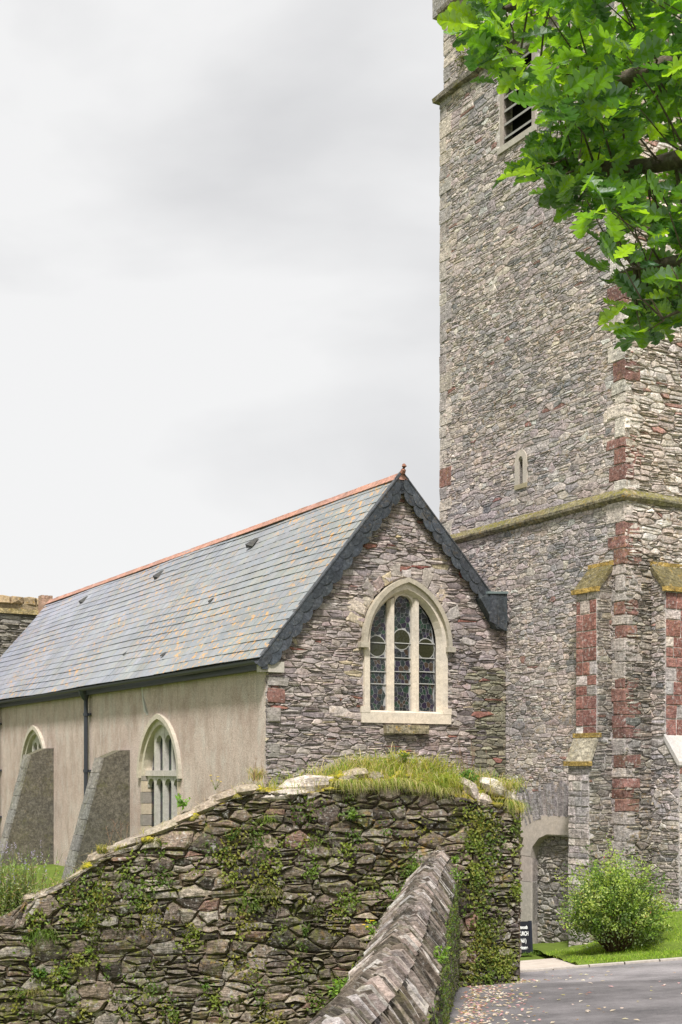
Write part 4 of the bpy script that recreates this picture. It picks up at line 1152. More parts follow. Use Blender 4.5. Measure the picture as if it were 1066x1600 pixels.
# cap stones along the front edge (pale, weathered)
def rock(mb_, c, ax, ay, az, rng, col, n=9, rings=4, ang=0):
    """irregular flattened boulder"""
    vs = []; ca, sa = math.cos(ang), math.sin(ang)
    for i in range(rings + 1):
        ph = PI * (i / rings) ; rr_ = math.sin(ph) ** .6; zz = math.cos(ph)
        for k in range(n):
            t = 2 * PI * k / n; j = rng.uniform(.82, 1.15)
            x, y, z_ = math.cos(t) * rr_ * j * ax, math.sin(t) * rr_ * j * ay, zz * az * rng.uniform(.85, 1.1)
            vs.append(V3(c) + wd_ * (x * ca) - wn_ * y + Z * (z_ + x * sa))
    fs = [(i * n + k, (i + 1) * n + k, (i + 1) * n + (k + 1) % n, i * n + (k + 1) % n) for i in range(rings) for k in range(n)]
    mb_.add(vs, fs, col)
caps = [(118, 1376, .30, .09, .6), (160, 1338, .26, .10, .35), (205, 1318, .32, .08, .30), (255, 1296, .30, .09, .35), (290, 1278, .22, .08, .4), (325, 1262, .24, .1, .4), (352, 1246, .26, .09, .3), (385, 1236, .22, .1, .15),
        (440, 1243, .58, .10, .1), (485, 1228, .42, .15, .06), (560, 1210, .2, .1, .1), (590, 1214, .14, .09, 0), (66, 1400, .24, .07, .35), (45, 1404, .12, .06, .2), (740, 1236, .20, .15, -.7), (755, 1250, .20, .12, -.2), (778, 1232, .26, .14, -.35), (797, 1246, .2, .12, -.5), (545, 1220, .16, .1, .1)]
for x, y, ax, az, an in caps:
    u, v = WP.hit(x, y); m = MB(); pale = x > 700 or x > 400 and x < 540
    if x > 700 : az *= 1.0
    rock(m, WP.p(u, v, -.16), ax, .24, az, rw, j3((.52, .46, .41) if pale else (.34, .285, .23), rw, .15), ang=an); m.build('cap_stone', M['capstone'], bw_)
# earth and moss crown on the wall top
rm = random.Random(8); m = MB(); NU, ND = 90, 7; vs = []
def crown_h(u):
    x = pix(WP.p(u, 0, 0))[0]
    return .03 + .16 * sstep(420, 540, x) * (1 - sstep(780, 815, x)) + .02 * sstep(100, 300, x)
for i in range(NU + 1):
    u = .02 + (WLn - .04) * i / NU
    for k in range(ND + 1):
        f = k / ND; h_ = crown_h(u) * (math.sin(PI * f) ** .5) + .03 * rm.uniform(-1, 1) * (0 < k < ND) * (crown_h(u) > .05)
        vs.append(WP.p(u, wtopf(u) - .01 + h_, .02 - f * (TH + .02)))
m.add(vs, [(i * (ND + 1) + k, (i + 1) * (ND + 1) + k, (i + 1) * (ND + 1) + k + 1, i * (ND + 1) + k + 1) for i in range(NU) for k in range(ND)], (.2, .16, .08))
M['mosstop'] = mat_stone('moss_and_earth', .35, .9, 1.2, .8, .1, .8, green=(.17, .155, .012), dist=.04, wcol=(.45, .4, .33, 1), ysc=5)
m.build('wall_top_moss', M['mosstop'], bw_, smooth=True)

mc = MB(); rk = random.Random(17)
for _ in range(120):
    x = rk.choice((rk.uniform(505, 590), rk.uniform(560, 700), rk.uniform(120, 420), rk.uniform(690, 812))); u = WP.hit(x, 1230)[0]; f = rk.random() * .5
    rock(mc, WP.p(u, wtopf(u) + crown_h(u) * math.sin(PI * f) ** .5 - .005, .03 - f * TH), rk.uniform(.04, .13), rk.uniform(.04, .1), rk.uniform(.02, .06), rk, (.2, .18, .05), n=7, rings=3)
M['cushion'] = mat_stone('moss_cushions', 0, .5, 2.2, 1.5, .0, .9, green=(.19, .18, .012), dist=.04, ysc=6)
mc.build('moss_cushions', M['cushion'], bw_, smooth=True, kind='stuff')
# ------------------------------------------------------------------ saddleback coping wall in front
ridge_px = [(690, 1331, 18.75), (681, 1340, 17.6), (657, 1383, 13.4), (641, 1434, 10.4), (615, 1485, 8.42), (592, 1518, 7.55), (562, 1553, 6.8), (540, 1572, 6.45), (512, 1600, 5.95), (450, 1660, 5.2), (330, 1790, 4.1)]
ridge = [V3(((x - 533) / F * Y, Y, -(y - 1200) / F * Y)) for x, y, Y in ridge_px]
cw = thing('saddleback_wall', 'narrow wall topped with upright slates in a herringbone ridge, running towards the viewer', 'wall', (1.0, 14, -3))
# arc-length samples
seg = []; acc = 0
for a, b in zip(ridge, ridge[1:]): seg.append((acc, (b - a).length, a, b)); acc += (b - a).length
def rat(s):
    for s0, l_, a, b in seg:
        if s <= s0 + l_: return a.lerp(b, max(0, (s - s0) / l_)), (b - a).normalized()
    return seg[-1][3], (seg[-1][3] - seg[-1][2]).normalized()
def rat_s(s):                                                    # smoothed direction
    p, _ = rat(s); a, _ = rat(max(0, s - .6)); b, _ = rat(min(acc, s + .6)); d = b - a; d.z = 0; return p, d.normalized()
def side_is_left(p, lat): return lat.x < 0
S = Stones(); rc = random.Random(77); HWS = {True: .38, False: .27}; DR = .33; BHW = .23
for side in (-1, 1):
    s = .02
    while s < acc - .02:
        th = rc.choice((.014, .018, .022, .028, .036)); p, d = rat_s(s + th / 2)
        lat = V3((-d.y, d.x, 0)) * side                           # d runs towards the camera
        dn_ = (lat * HWS[lat.x < 0] - Z * DR); L_ = dn_.length; dn_.normalize(); up = d.cross(dn_); up = up if up.z > 0 else -up
        base = -.15; e0 = rc.uniform(-.045, .035) - .02; e1 = L_ + rc.uniform(-.05, .05); tp = rc.gauss(0, .015)
        sk = rc.uniform(-.01, .03)                                 # slates lean along the wall
        def q(a, h_, t): return p + dn_ * a + up * h_ + d * (t - th / 2 + (a / L_) * sk)
        mid = L_ * rc.uniform(.35, .65); b1 = rc.uniform(-.012, .012)
        vs = []
        for t in (0.002, th - .003):
            for a, h_ in ((e0, base), (e0, tp - .025), (e0 + .05, tp + rc.uniform(-.012, .010)), (mid, tp + b1 + rc.uniform(-.012, .012)), (e1 - .03, tp + rc.uniform(-.025, .008)), (e1, tp - .04), (e1, base)):
                vs.append(q(a, h_, t))
        n = 7
        fs = [tuple(range(n)), tuple(range(n, 2 * n))[::-1]] + [(i, i + n, i + 1 + n, i + 1) for i in range(n - 1)]
        c = rc.choice([(.25, .205, .18), (.31, .255, .23), (.17, .14, .12), (.40, .34, .31), (.11, .09, .075), (.22, .185, .17)] if side_is_left(p, lat) else [(.13, .11, .09), (.18, .15, .13), (.09, .075, .06), (.22, .185, .165), (.07, .06, .05)])  # lit left slope and shaded right slope put into the slate colours
        if rc.random() < .12: c = (.42, .39, .37)
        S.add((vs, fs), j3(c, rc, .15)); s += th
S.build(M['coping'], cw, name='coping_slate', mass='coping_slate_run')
# body of that wall
m = MB(); K = 40; rowL = []; rowR = []
body_pts = []
for i in range(K + 1):
    p, d = rat_s(acc * i / K); lat = V3((-d.y, d.x, 0)); body_pts.append((p, d, lat))
for i in range(K):
    (p, d, l_), (p2, d_2, l2) = body_pts[i], body_pts[i + 1]
    for sgn in (-1, 1):
        a, b = p + l_ * sgn * BHW, p2 + l2 * sgn * BHW
        top_ = -DR - .02
        q_ = [V3((a.x, a.y, -4.4)), V3((b.x, b.y, -4.4)), V3((b.x, b.y, p2.z + top_)), V3((a.x, a.y, p.z + top_))]
        m.add(q_, [(0, 1, 2, 3) if sgn > 0 else (3, 2, 1, 0)], (.12, .11, .085))
m.build('wall_body', M['mossy'], cw)
# stones of its right-hand face
p0, dd0, l0 = body_pts[0]
def right_face_stones():
    S = Stones(); rr = random.Random(19)
    for i in range(0, K):
        (p, d, l_), (p2, _, l2) = body_pts[i], body_pts[i + 1]
        sgn = 1 if (l_.x > 0) else -1
        a, b = p + l_ * sgn * BHW, p2 + l2 * sgn * BHW
        o = V3((a.x, a.y, 0)); u = V3((b.x - a.x, b.y - a.y, 0)); ln = u.length
        pl = Plane(o, u, Z, l_ * sgn)
        S.wall(pl, [(0, -4.2), (ln, -4.2), (ln, p.z - DR - .0), (0, p.z - DR - .0)], .075, 2.6, lambda u, v, r: j3(r.choice([(.13, .115, .09), (.18, .16, .13), (.10, .09, .07)]), r, .2), rr, gap=.008, relief=.03, var=.5)
    return S
right_face_stones().build(M['mossy'], cw, n=150)

# ------------------------------------------------------------------ sign board by the doorway
sg = PL1.hit(824, 1486)
M['signblack'] = mat_plain('black_painted_board', .6, .3, 12, .2, .05)
M['signwhite'] = mat_plain('white_lettering', .7, .2, 12, .1, 0)
sY = 25.4; sx = V3((.985, .17, 0)).normalized(); sback = V3((-.17, .985, 0))
zb = -(1489 - 1200) / F * sY; hgt = 49 / F * sY; SW = .30
sright = V3(((829 - 533) / F * sY, sY, zb)); sleft = sright - sx * SW
sign = thing('sandwich_board', 'black church notice board with white lettering standing beside the granite doorway', 'sign', tuple(sleft))
BP = Plane(sleft, sx, Z + sback * .12); BP.n = V3((sx.y, -sx.x, 0)).normalized() if True else BP.n
BP.n = (BP.u.cross(BP.v)).normalized()
if BP.n.y > 0: BP.n = -BP.n
m = MB(); prism(m, BP, [(0, 0), (SW, 0), (SW, hgt), (0, hgt)], -.03, 0, (.012, .014, .02), True); m.build('board', M['signblack'], sign)
tp_ = BP.p(0, hgt, -.03); BQ = Plane(sleft + sback * .45 + Z * -.05, sx, tp_ - (sleft + sback * .45 + Z * -.05)); BQ.n = -BP.n
m = MB(); prism(m, BQ, [(0, 0), (SW, 0), (SW, hgt), (0, hgt)], -.03, 0, (.012, .014, .02), True); m.build('rear_board', M['signblack'], sign)
m = MB(); prism(m, BP, [(SW, -.01), (SW + .05, -.01), (SW + .05, hgt + .01), (SW, hgt + .01)], -.07, .012, (.015, .018, .03), True)
prism(m, BP, [(-.03, -.01), (0, -.01), (0, hgt + .01), (-.03, hgt + .01)], -.07, .012, (.015, .018, .03), True); m.build('board_frame', M['signblack'], sign)
def text(s, u, v, size, parent, pl, mat, align='CENTER'):
    cu_ = bpy.data.curves.new('lettering', 'FONT'); cu_.body = s; cu_.size = size; cu_.align_x = align; cu_.extrude = .002; cu_.offset = .003
    tmp = bpy.data.objects.new('tmp', cu_); C.objects.link(tmp); bpy.context.view_layer.update()
    me = bpy.data.meshes.new_from_object(tmp); C.objects.unlink(tmp); bpy.data.objects.remove(tmp)
    me.materials.clear(); me.materials.append(mat)
    at = me.color_attributes.new('Col', 'FLOAT_COLOR', 'CORNER'); at.data.foreach_set('color', [.85, .85, .85, 1] * len(me.loops))
    o = bpy.data.objects.new('lettering', me); C.objects.link(o)
    mt = Matrix((pl.u * .56, pl.v, pl.n)).transposed().to_4x4(); mt.translation = pl.p(u, v, .003) - parent.location
    o.matrix_local = mt; o.parent = parent; o.matrix_parent_inverse = Matrix(); return o
for s_, v_, z_ in (('Dartmouth', .475, .092), ('CHURCH', .345, .11), ('(1661)', .205, .11), ('Welcome', .075, .095)):
    text(s_, .145, v_, z_, sign, BP, M['signwhite'])

# ------------------------------------------------------------------ foliage helpers
M['oak'] = mat_leaf('oak_leaf', .5, (.24, .33, .27), .38, .8, .5)
M['grass'] = mat_leaf('grass_blade', .35, (.3, .3, .2), .6, 0.0, .2)
M['weed'] = mat_leaf('weed_leaf', .4, (.25, .3, .2), .5, .3, .3)
M['bark'] = mat_stone('oak_bark', .2, 0, .2, .1, -.15, .8, green=(.05, .06, .03), dist=.02)
def blade(mb_, p, h, lean, w_, col, rng, droop=.5):
    """a bent grass blade of three segments"""
    d = V3((lean[0], lean[1], 0)); s = V3((rng.uniform(-1, 1), rng.uniform(-1, 1), 0)).normalized() * w_
    pts = []
    for k in range(4):
        f = k / 3; q = V3(p) + Z * (h * f - droop * h * f * f * f * .8) + d * (h * f * f)
        pts.append((q, (1 - f) ** .7))
    vs = []
    for q, ww in pts[:-1]: vs += [q - s * ww, q + s * ww]
    vs.append(pts[-1][0])
    mb_.add(vs, [(0, 1, 3, 2), (2, 3, 5, 4), (4, 5, 6)], col)
GR = [(.24, .32, .06), (.34, .38, .07), (.46, .42, .14), (.56, .47, .26), (.17, .27, .05), (.60, .49, .32)]
GREEN = [(.10, .17, .03), (.14, .22, .04), (.18, .26, .05), (.12, .20, .05)]
def leaf_vf(p, n, along, ln, w_):
    """small pointed leaf of four faces, folded along its rib"""
    n = V3(n).normalized(); a = V3(along); a = (a - n * a.dot(n)).normalized(); s = n.cross(a)
    p = V3(p)
    return [p, p + a * ln * .45 + s * w_ + n * w_ * .3, p + a * ln, p + a * ln * .45 - s * w_ + n * w_ * .3, p + a * ln * .5], [(0, 4, 1), (1, 4, 2), (0, 3, 4), (4, 3, 2)]
def rv3(r): return V3((r.gauss(0, 1), r.gauss(0, 1), r.gauss(0, 1))).normalized()

# grass along the top of the boundary wall (one mass)
rgq = random.Random(4); g = MB(); n_ = 0
while n_ < 11000:
    x = rgq.uniform(60, 815)
    dens = .12 if x < 400 else (.35 if x < 510 else 1.0)
    if 410 < x < 530: dens = .25
    if 725 < x < 770: dens = .3
    clump = max(0, .45 + .6 * math.sin(x * .11) * math.sin(x * .043 + 1) + .3 * math.sin(x * .31))
    if rgq.random() > dens * (.25 + .75 * clump): n_ += .3; continue
    u = WP.hit(x, 1230)[0]; f = rgq.random()
    p = WP.p(u, wtopf(u) + crown_h(u) * math.sin(PI * f) ** .5 - .02, .05 - f * TH)
    h_ = rgq.choice((.08, .14, .20, .30, .48)) * rgq.uniform(.6, 1.1) * (.5 if x < 420 else 1)
    lean = (rgq.gauss(0, .5), rgq.gauss(-.35 if f < .3 else 0, .5))
    blade(g, p, h_, lean, rgq.uniform(.003, .006), j3(rgq.choice(GR if x > 400 else GR[2:]), rgq, .2), rgq, rgq.uniform(.2, 1.3 if f < .3 else .8)); n_ += 1
for x0, x1, n2 in ((540, 700, 1500), (790, 815, 450), (520, 560, 300)):   # hanging over the face
    for _ in range(n2):
        x = rgq.uniform(x0, x1); u = WP.hit(x, 1230)[0]
        blade(g, WP.p(u, wtopf(u) + .04, rgq.uniform(-.1, .06)), rgq.uniform(.12, .28), (rgq.gauss(.15, .35), rgq.uniform(-1.1, -.5)), .005, j3(rgq.choice(GR), rgq, .2), rgq, rgq.uniform(1.2, 2.2))
tag(g.build('wall_top_grass', M['grass'], None), 'dry and green grass growing thickly along the boundary wall top', 'grass', kind='stuff')
# creeping weeds and ivy over the wall faces (one mass)
rq = random.Random(14); g = MB()
patches = []
for _ in range(110):
    x = rq.uniform(20, 740); yt = pix(WP.p(WP.hit(x, 1400)[0], wtopf(WP.hit(x, 1400)[0]), 0))[1]
    patches.append((x, rq.uniform(yt + 10, min(1590, yt + 330)), rq.uniform(4, 10), rq.randint(8, 26)))
for _ in range(52): patches.append((rq.uniform(728, 774), 1262 + 270 * rq.random() ** 1.3, rq.uniform(6, 13), rq.randint(20, 60)))
for _ in range(14): patches.append((rq.gauss(806, 3), rq.uniform(1265, 1400), rq.uniform(4, 8), rq.randint(15, 40)))
for _ in range(26): patches.append((rq.uniform(735, 795), rq.uniform(1490, 1540), rq.uniform(6, 12), rq.randint(20, 50)))
for _ in range(38): patches.append((rq.uniform(30, 730), rq.uniform(1290, 1590), rq.uniform(5, 12), rq.randint(30, 80)))
patches += [(x, y, s, n2 * 2) for x, y, s, n2 in ((135, 1400, 18, 80), (150, 1420, 16, 60), (112, 1390, 16, 60), (215, 1390, 18, 60), (420, 1395, 14, 60), (405, 1370, 14, 50), (430, 1350, 13, 40), (235, 1430, 14, 40), (400, 1330, 12, 40), (500, 1305, 12, 30), (360, 1335, 12, 40), (390, 1405, 10, 40), (470, 1270, 10, 25), (625, 1400, 12, 30))]
for x, y, s, n2 in patches:
    gc = rq.choice([(.10, .16, .03), (.15, .22, .04), (.22, .27, .05), (.10, .12, .03), (.24, .24, .05)])
    for _ in range(n2):
        px_, py_ = rq.gauss(x, s), rq.gauss(y, s * 1.1); u, v = WP.hit(px_, py_)
        if v > wtopf(u) or u > WLn: continue
        nn = (wn_ + rv3(rq) * .7).normalized()
        g.add(*leaf_vf(WP.p(u, v, rq.uniform(.05, .12)), nn, V3((rq.gauss(0, 1), 0, rq.gauss(-.3, 1))), rq.uniform(.03, .07), rq.uniform(.010, .020)), j3(gc, rq, .25))
# weeds along both edges of the saddleback coping and its right face
for _ in range(5200):
    s = rq.random() ** 1.3 * acc * .86; p, d = rat_s(s); lat = V3((-d.y, d.x, 0)); lat = lat if lat.x > 0 else -lat
    if rq.random() < .3:
        if s > 9.5: continue
        q_ = p - lat * (.38 + rq.uniform(-.05, .03)) - Z * (DR + rq.uniform(-.06, .2))
    else: q_ = p + lat * (BHW + .03 + rq.uniform(0, .05)) - Z * (DR + abs(rq.gauss(0, .55)) - .05)
    cl = math.sin(s * 5.1) * math.sin(s * 2.3 + q_.z * 4)
    if cl < rq.uniform(-.2, .5): continue
    g.add(*leaf_vf(q_, (lat + rv3(rq) * .8), rv3(rq), rq.uniform(.02, .045), rq.uniform(.008, .014)), j3(rq.choice(GREEN + [(.2, .22, .03)]), rq, .25))
tag(g.build('creeping_weeds', M['weed'], None), 'small green creeping weeds rooted in the joints of both stone walls', 'weeds', kind='stuff')

# individual tufts and plants on the walls
def tuft(px_, py_, n_b, h_, label, cols=GR, droop=1.3, front=True, spread=.05, name='grass_tuft', cat='grass tuft'):
    u, v = WP.hit(px_, py_); b = WP.p(u, v, .04 if front else -.3); o = thing(name, label, cat, tuple(b), 'tufts and weeds growing on the boundary wall')
    rr = random.Random(int(px_ * 7 + py_)); m = MB()
    for _ in range(n_b):
        p = b + wd_ * rr.gauss(0, spread) + Z * rr.gauss(0, spread * .4) - wn_ * .02
        lx = rr.gauss(0, .5); ly = rr.uniform(-1, -.3) if front else rr.gauss(0, .4)
        blade(m, p, h_ * rr.uniform(.5, 1.1), (lx, ly), .0055, j3(rr.choice(cols), rr, .2), rr, rr.uniform(.6, 1) * droop)
    m.build('blades', M['grass'], o, kind='stuff'); return o
def weed(px_, py_, n_s, h_, label, cols=GREEN, pl=None, d=.05, lsz=.05, name='weed_plant', cat='weed', flower=None, group='tufts and weeds growing on the boundary wall', base=None, upright=1.0, nl=9):
    pl = pl or WP
    if base is None: u, v = pl.hit(px_, py_); base = pl.p(u, v, d)
    b = V3(base); o = thing(name, label, cat, tuple(b), group); rr = random.Random(int(px_ * 3 + py_)); ms, ml, mf = MB(), MB(), MB()
    for _ in range(n_s):
        dr_ = V3((rr.gauss(0, .45), rr.gauss(-.2, .35), upright)).normalized(); L_ = h_ * rr.uniform(.6, 1.1)
        bend = rv3(rr) * .15; pts = [b + dr_ * L_ * f + bend * L_ * f * f for f in (0, .35, .7, 1)]
        ms.add(*tube_vf(pts, [.004, .003, .003, .002], 4), (.16, .19, .06))
        for k in range(nl):
            f = .15 + .85 * k / nl; q = b + dr_ * L_ * f + bend * L_ * f * f; al = (rv3(rr) + dr_ * .5)
            ml.add(*leaf_vf(q, rv3(rr) + Z * .6, al, lsz * rr.uniform(.6, 1.2), lsz * .27), j3(rr.choice(cols), rr, .2))
        if flower:
            for k in range(flower[1]):
                q = pts[-1] + rv3(rr) * .02 + Z * (.02 * k)
                for a in range(5): mf.add(*leaf_vf(q, Z + rv3(rr) * .4, V3((math.cos(a * 1.26), math.sin(a * 1.26), .2)), .022, .008), flower[0])
    ms.build('stems', M['weed'], o, kind='stuff'); ml.build('leaves', M['weed'], o, kind='stuff')
    if flower: mf.build('petals', M['weed'], o, kind='stuff')
    return o
tuft(68, 1470, 160, .34, 'bright green grass tuft hanging on the low wall below the lavender', GREEN + [(.2, .28, .06)], 1.4, spread=.09)
tuft(50, 1556, 90, .26, 'brownish grass tuft drooping near the bottom left of the boundary wall', [(.25, .22, .09), (.3, .25, .1), (.18, .2, .06)], 1.5)
tuft(240, 1322, 110, .22, 'straw coloured grass tuft on the sloping wall top left of the square stones', GR[2:], .9)
tuft(160, 1332, 80, .2, 'small dry grass tuft on the sloping wall top nearest the raking buttress', GR[2:], .8)
tuft(190, 1330, 60, .16, 'low yellow grass tuft on a pale cap stone of the sloping wall', GR[1:4], .8)
tuft(408, 1218, 110, .26, 'dry straw tuft standing at the top of the wall slope', GR[3:], .5, front=False)
tuft(418, 1285, 120, .24, 'green grass tuft drooping below the big pale cap stone', GREEN + GR[:2], 1.5)
tuft(425, 1395, 80, .2, 'grass tuft hanging among ivy in the middle of the boundary wall', GR[:4], 1.6)
tuft(795, 1232, 160, .34, 'straw coloured grass clump overhanging the right end of the wall', GR[1:], 1.5, spread=.12)
tuft(765, 1228, 130, .36, 'tall straw grass clump standing behind the white rocks', GR[2:], .5, front=False, spread=.12)
tuft(600, 1208, 260, .4, 'long green and yellow grass clump in the middle of the wall top', GR[:4], .8, front=False, spread=.25)
tuft(660, 1212, 240, .38, 'broad grass clump on the wall top below the gable window sill', GR[:5], 1.0, front=False, spread=.22)
for k_, (x_, y_, lb_) in enumerate(((530, 1216, 'low ochre grass clump beside the big pale cap stone'), (565, 1206, 'dry blond grass clump left of the long grass'), (630, 1204, 'pale seeding grass clump directly under the ledge stone'), (680, 1206, 'dense yellowish grass clump under the lower right corner of the window'), (712, 1216, 'short bright clump of grass just left of the fern'))):
    tuft(x_, y_, 230, (.26, .34, .40, .36, .3)[k_], lb_, (GR[1:5], GR[3:], GR[:4] + GR[5:], GR[1:4], GR[:3])[k_], .9, front=False, spread=.17)
tuft(700, 1225, 160, .3, 'arching pale green grass clump beside the white rocks', GR[:3], 1.5, spread=.14)
weed(740, 1222, 26, .17, 'bright green leafy fern on the wall top beside the white rocks', [(.08, .20, .03), (.12, .27, .04)], d=-.2, lsz=.06, name='fern', cat='fern', upright=.6)
weed(287, 1262, 7, .2, 'bright green weed rising before the traceried side window', [(.2, .36, .07)], d=-.1, lsz=.07)
weed(548, 1280, 16, .2, 'leafy green weed under the long grass of the wall top', [(.17, .26, .06)], lsz=.07, upright=.5)
weed(120, 1448, 9, .18, 'green seedling plant on the lower left of the wall', lsz=.05, upright=.5)
weed(62, 1524, 14, .14, 'broad leaved green weed low on the wall near the left edge', [(.10, .2, .04)], lsz=.06, upright=.4)
weed(138, 1490, 9, .13, 'small pale green weed between two brown stones, left part of the wall', [(.2, .28, .08)], lsz=.045, upright=.4)
weed(318, 1542, 6, .08, 'tiny bright weed near the bottom of the wall', [(.14, .26, .04)], lsz=.04, upright=.3)
weed(362, 1312, 14, .2, 'leafy spray growing below the square mortared stones', [(.10, .17, .04)], lsz=.045, upright=.5)
weed(395, 1410, 16, .2, 'dark green spray hanging low on the wall face', [(.08, .14, .03)], lsz=.04, upright=-.4)
weed(476, 1462, 8, .2, 'thin weed climbing the wall left of the herringbone coping', [(.15, .24, .06)], lsz=.045)
weed(640, 1192, 16, .18, 'yellow flowered weed standing in the wall top grass', [(.18, .26, .06)], d=-.3, lsz=.05, flower=((.8, .6, .03), 1))
weed(340, 1235, 5, .22, 'slender weed with one yellow flower on the mossy slope', [(.22, .3, .08)], d=-.2, lsz=.03, flower=((.8, .6, .03), 1), nl=4)
GC = 'weeds growing along the herringbone coping'
for x_, Y_, sd_, off, dz_, n_, h_, lb_, fl_ in ((0, .5, -1, .34, -.30, 14, .22, 'leafy weeds at the far left foot of the herringbone coping', None), (0, .25, 1, .2, -.15, 12, .16, 'green weed crowning the far tip of the herringbone coping', None),
        (0, 1.6, 1, .29, -.28, 12, .2, 'broad leaved weed at the far right eave of the herringbone coping', None), (0, 8.9, 1, .27, -.3, 9, .16, 'bright leafy weed hanging from the right side of the herringbone coping', None),
        (0, 6.5, -1, .42, -.4, 7, .25, 'yellow flowered weed left of the middle of the herringbone coping', ((.85, .6, .03), 1)), (0, 10.2, -1, .40, -.36, 12, .16, 'pale green seedling at the near left edge of the herringbone coping', None), (0, 3.6, -1, .38, -.34, 12, .22, 'spiky green weed on the upper left edge of the herringbone coping', None)):
    p_, d_ = rat_s(Y_); lt = V3((-d_.y, d_.x, 0)); lt = lt if lt.x > 0 else -lt
    weed(Y_ * 100, sd_ * 7 + 20, n_, h_, lb_, [(.2, .34, .05), (.15, .27, .04), (.28, .4, .08)], base=p_ + lt * sd_ * off + Z * dz_, lsz=.045, flower=fl_, group=GC, upright=.8, nl=7)
# tall dry stalks
def stalks(px_, py_, n_s, h_, label):
    u, v = WP.hit(px_, py_); b = WP.p(u, v, -.3); o = thing('dry_stalks', label, 'dry weed', tuple(b), 'dead flower stalks on the wall top'); rr = random.Random(int(px_)); m = MB()
    for _ in range(n_s):
        p = b + wd_ * rr.gauss(0, .12); dr_ = V3((rr.gauss(0, .28), rr.gauss(0, .2), 1)).normalized(); L_ = h_ * rr.uniform(.5, 1.1)
        pts = [p + dr_ * L_ * f + V3((rr.uniform(-.02, .02), 0, 0)) for f in (0, .4, .7, 1)]; m.add(*tube_vf(pts, [.003, .0025, .002, .0015], 3), (.33, .22, .17))
        for k in range(6):
            q = p + dr_ * L_ * rr.uniform(.5, 1); m.add(*tube_vf([q, q + rv3(rr) * .05 + Z * .04], [.0015, .001], 3), (.36, .24, .2))
    m.build('stems', M['grass'], o, kind='stuff')
stalks(740, 1218, 16, .6, 'tall reddish dry stalks standing above the fern on the wall top')
stalks(690, 1212, 7, .35, 'short dry stalks on the wall top right of the window')
stalks(400, 1232, 8, .45, 'pale dry stalks by the corner of the chapel')
stalks(195, 1330, 5, .4, 'thin dry stalks rising before the right raking buttress')
# lavender-like bush on the low wall at left
b = WP.p(WP.hit(18, 1452)[0], WP.hit(18, 1452)[1], -.3)
lav = thing('lavender_bush', 'straggling lavender with pale green stems at the left edge above the wall', 'bush', tuple(b)); rr = random.Random(12); ms, ml, mf = MB(), MB(), MB()
for _ in range(300):
    p = b + wd_ * rr.gauss(.02, .2) - wn_ * rr.gauss(0, .1); dr_ = V3((rr.gauss(0, .26), rr.gauss(0, .25), 1)).normalized(); L_ = rr.uniform(.4, 1.15)
    pts = [p + dr_ * L_ * f for f in (0, .5, 1)]; ms.add(*tube_vf(pts, [.004, .003, .002], 3), (.2, .25, .12))
    for k in range(16): ml.add(*leaf_vf(p + dr_ * L_ * (.05 + .85 * k / 16), rv3(rr), rv3(rr) + dr_ * 1.2, .065, .009), j3(rr.choice([(.24, .36, .10), (.32, .44, .14), (.28, .27, .13), (.42, .44, .24), (.34, .25, .16)]), rr, .15))
    if rr.random() < .22:
        for k in range(9): mf.add(*leaf_vf(pts[-1] + Z * k * .012, rv3(rr), rv3(rr), .022, .008), (.36, .30, .55))
ms.build('stems', M['weed'], lav, kind='stuff'); ml.build('leaves', M['weed'], lav, kind='stuff'); mf.build('flowers', M['weed'], lav, kind='stuff')
# tuft on the tower near its top
b = planes[2][0].p(*planes[2][0].hit(725, 92), .03); o = thing('wall_plant', 'small plant tuft rooted high on the tower below its top ledge', 'plant', tuple(b)); m = MB(); rr = random.Random(2)
for _ in range(160): m.add(*leaf_vf(b + rv3(rr) * rr.uniform(.02, .2), rv3(rr), rv3(rr), .08, .02), j3((.14, .15, .07), rr, .2))
m.build('leaves', M['weed'], o, kind='stuff')

# white lichened carving on the lower buttress is left to the stone; lawn grass
rr = random.Random(6); g = MB()
for _ in range(16000):
    x = rr.uniform(3.9, 8.6); y = 20.2 + .245 * x + rr.random() ** 1.2 * 3.4
    if x < 4.4 and rr.random() < .5: continue
    p = V3((x, y, lawn_z(x, y) - .01)); blade(g, p, rr.uniform(.03, .09), (rr.gauss(0, .4), rr.gauss(0, .4)), .006, j3(rr.choice([(.24, .38, .04), (.32, .46, .05), (.17, .29, .035), (.40, .48, .09)]), rr, .15), rr, .5)
for _ in range(1500):
    x = rr.uniform(-9.5, -4.2); y = rr.uniform(20, 27); p = V3((x, y, GZ)); blade(g, p, rr.uniform(.08, .3), (rr.gauss(0, .4), rr.gauss(0, .4)), .01, j3(rr.choice(GREEN), rr, .15), rr, .5)
for _ in range(1500):
    x = rr.uniform(3.3, 5.2); y = rr.uniform(25.0, 27.6) ; p = V3((x, y, road_z(x, y) + .0)); blade(g, p, rr.uniform(.04, .14), (rr.gauss(0, .4), rr.gauss(0, .4)), .008, j3(rr.choice(GREEN), rr, .15), rr, .5)
tag(g.build('lawn_grass', M['grass'], None), 'short bright green lawn grass on the bank at the tower foot', 'grass', kind='stuff')
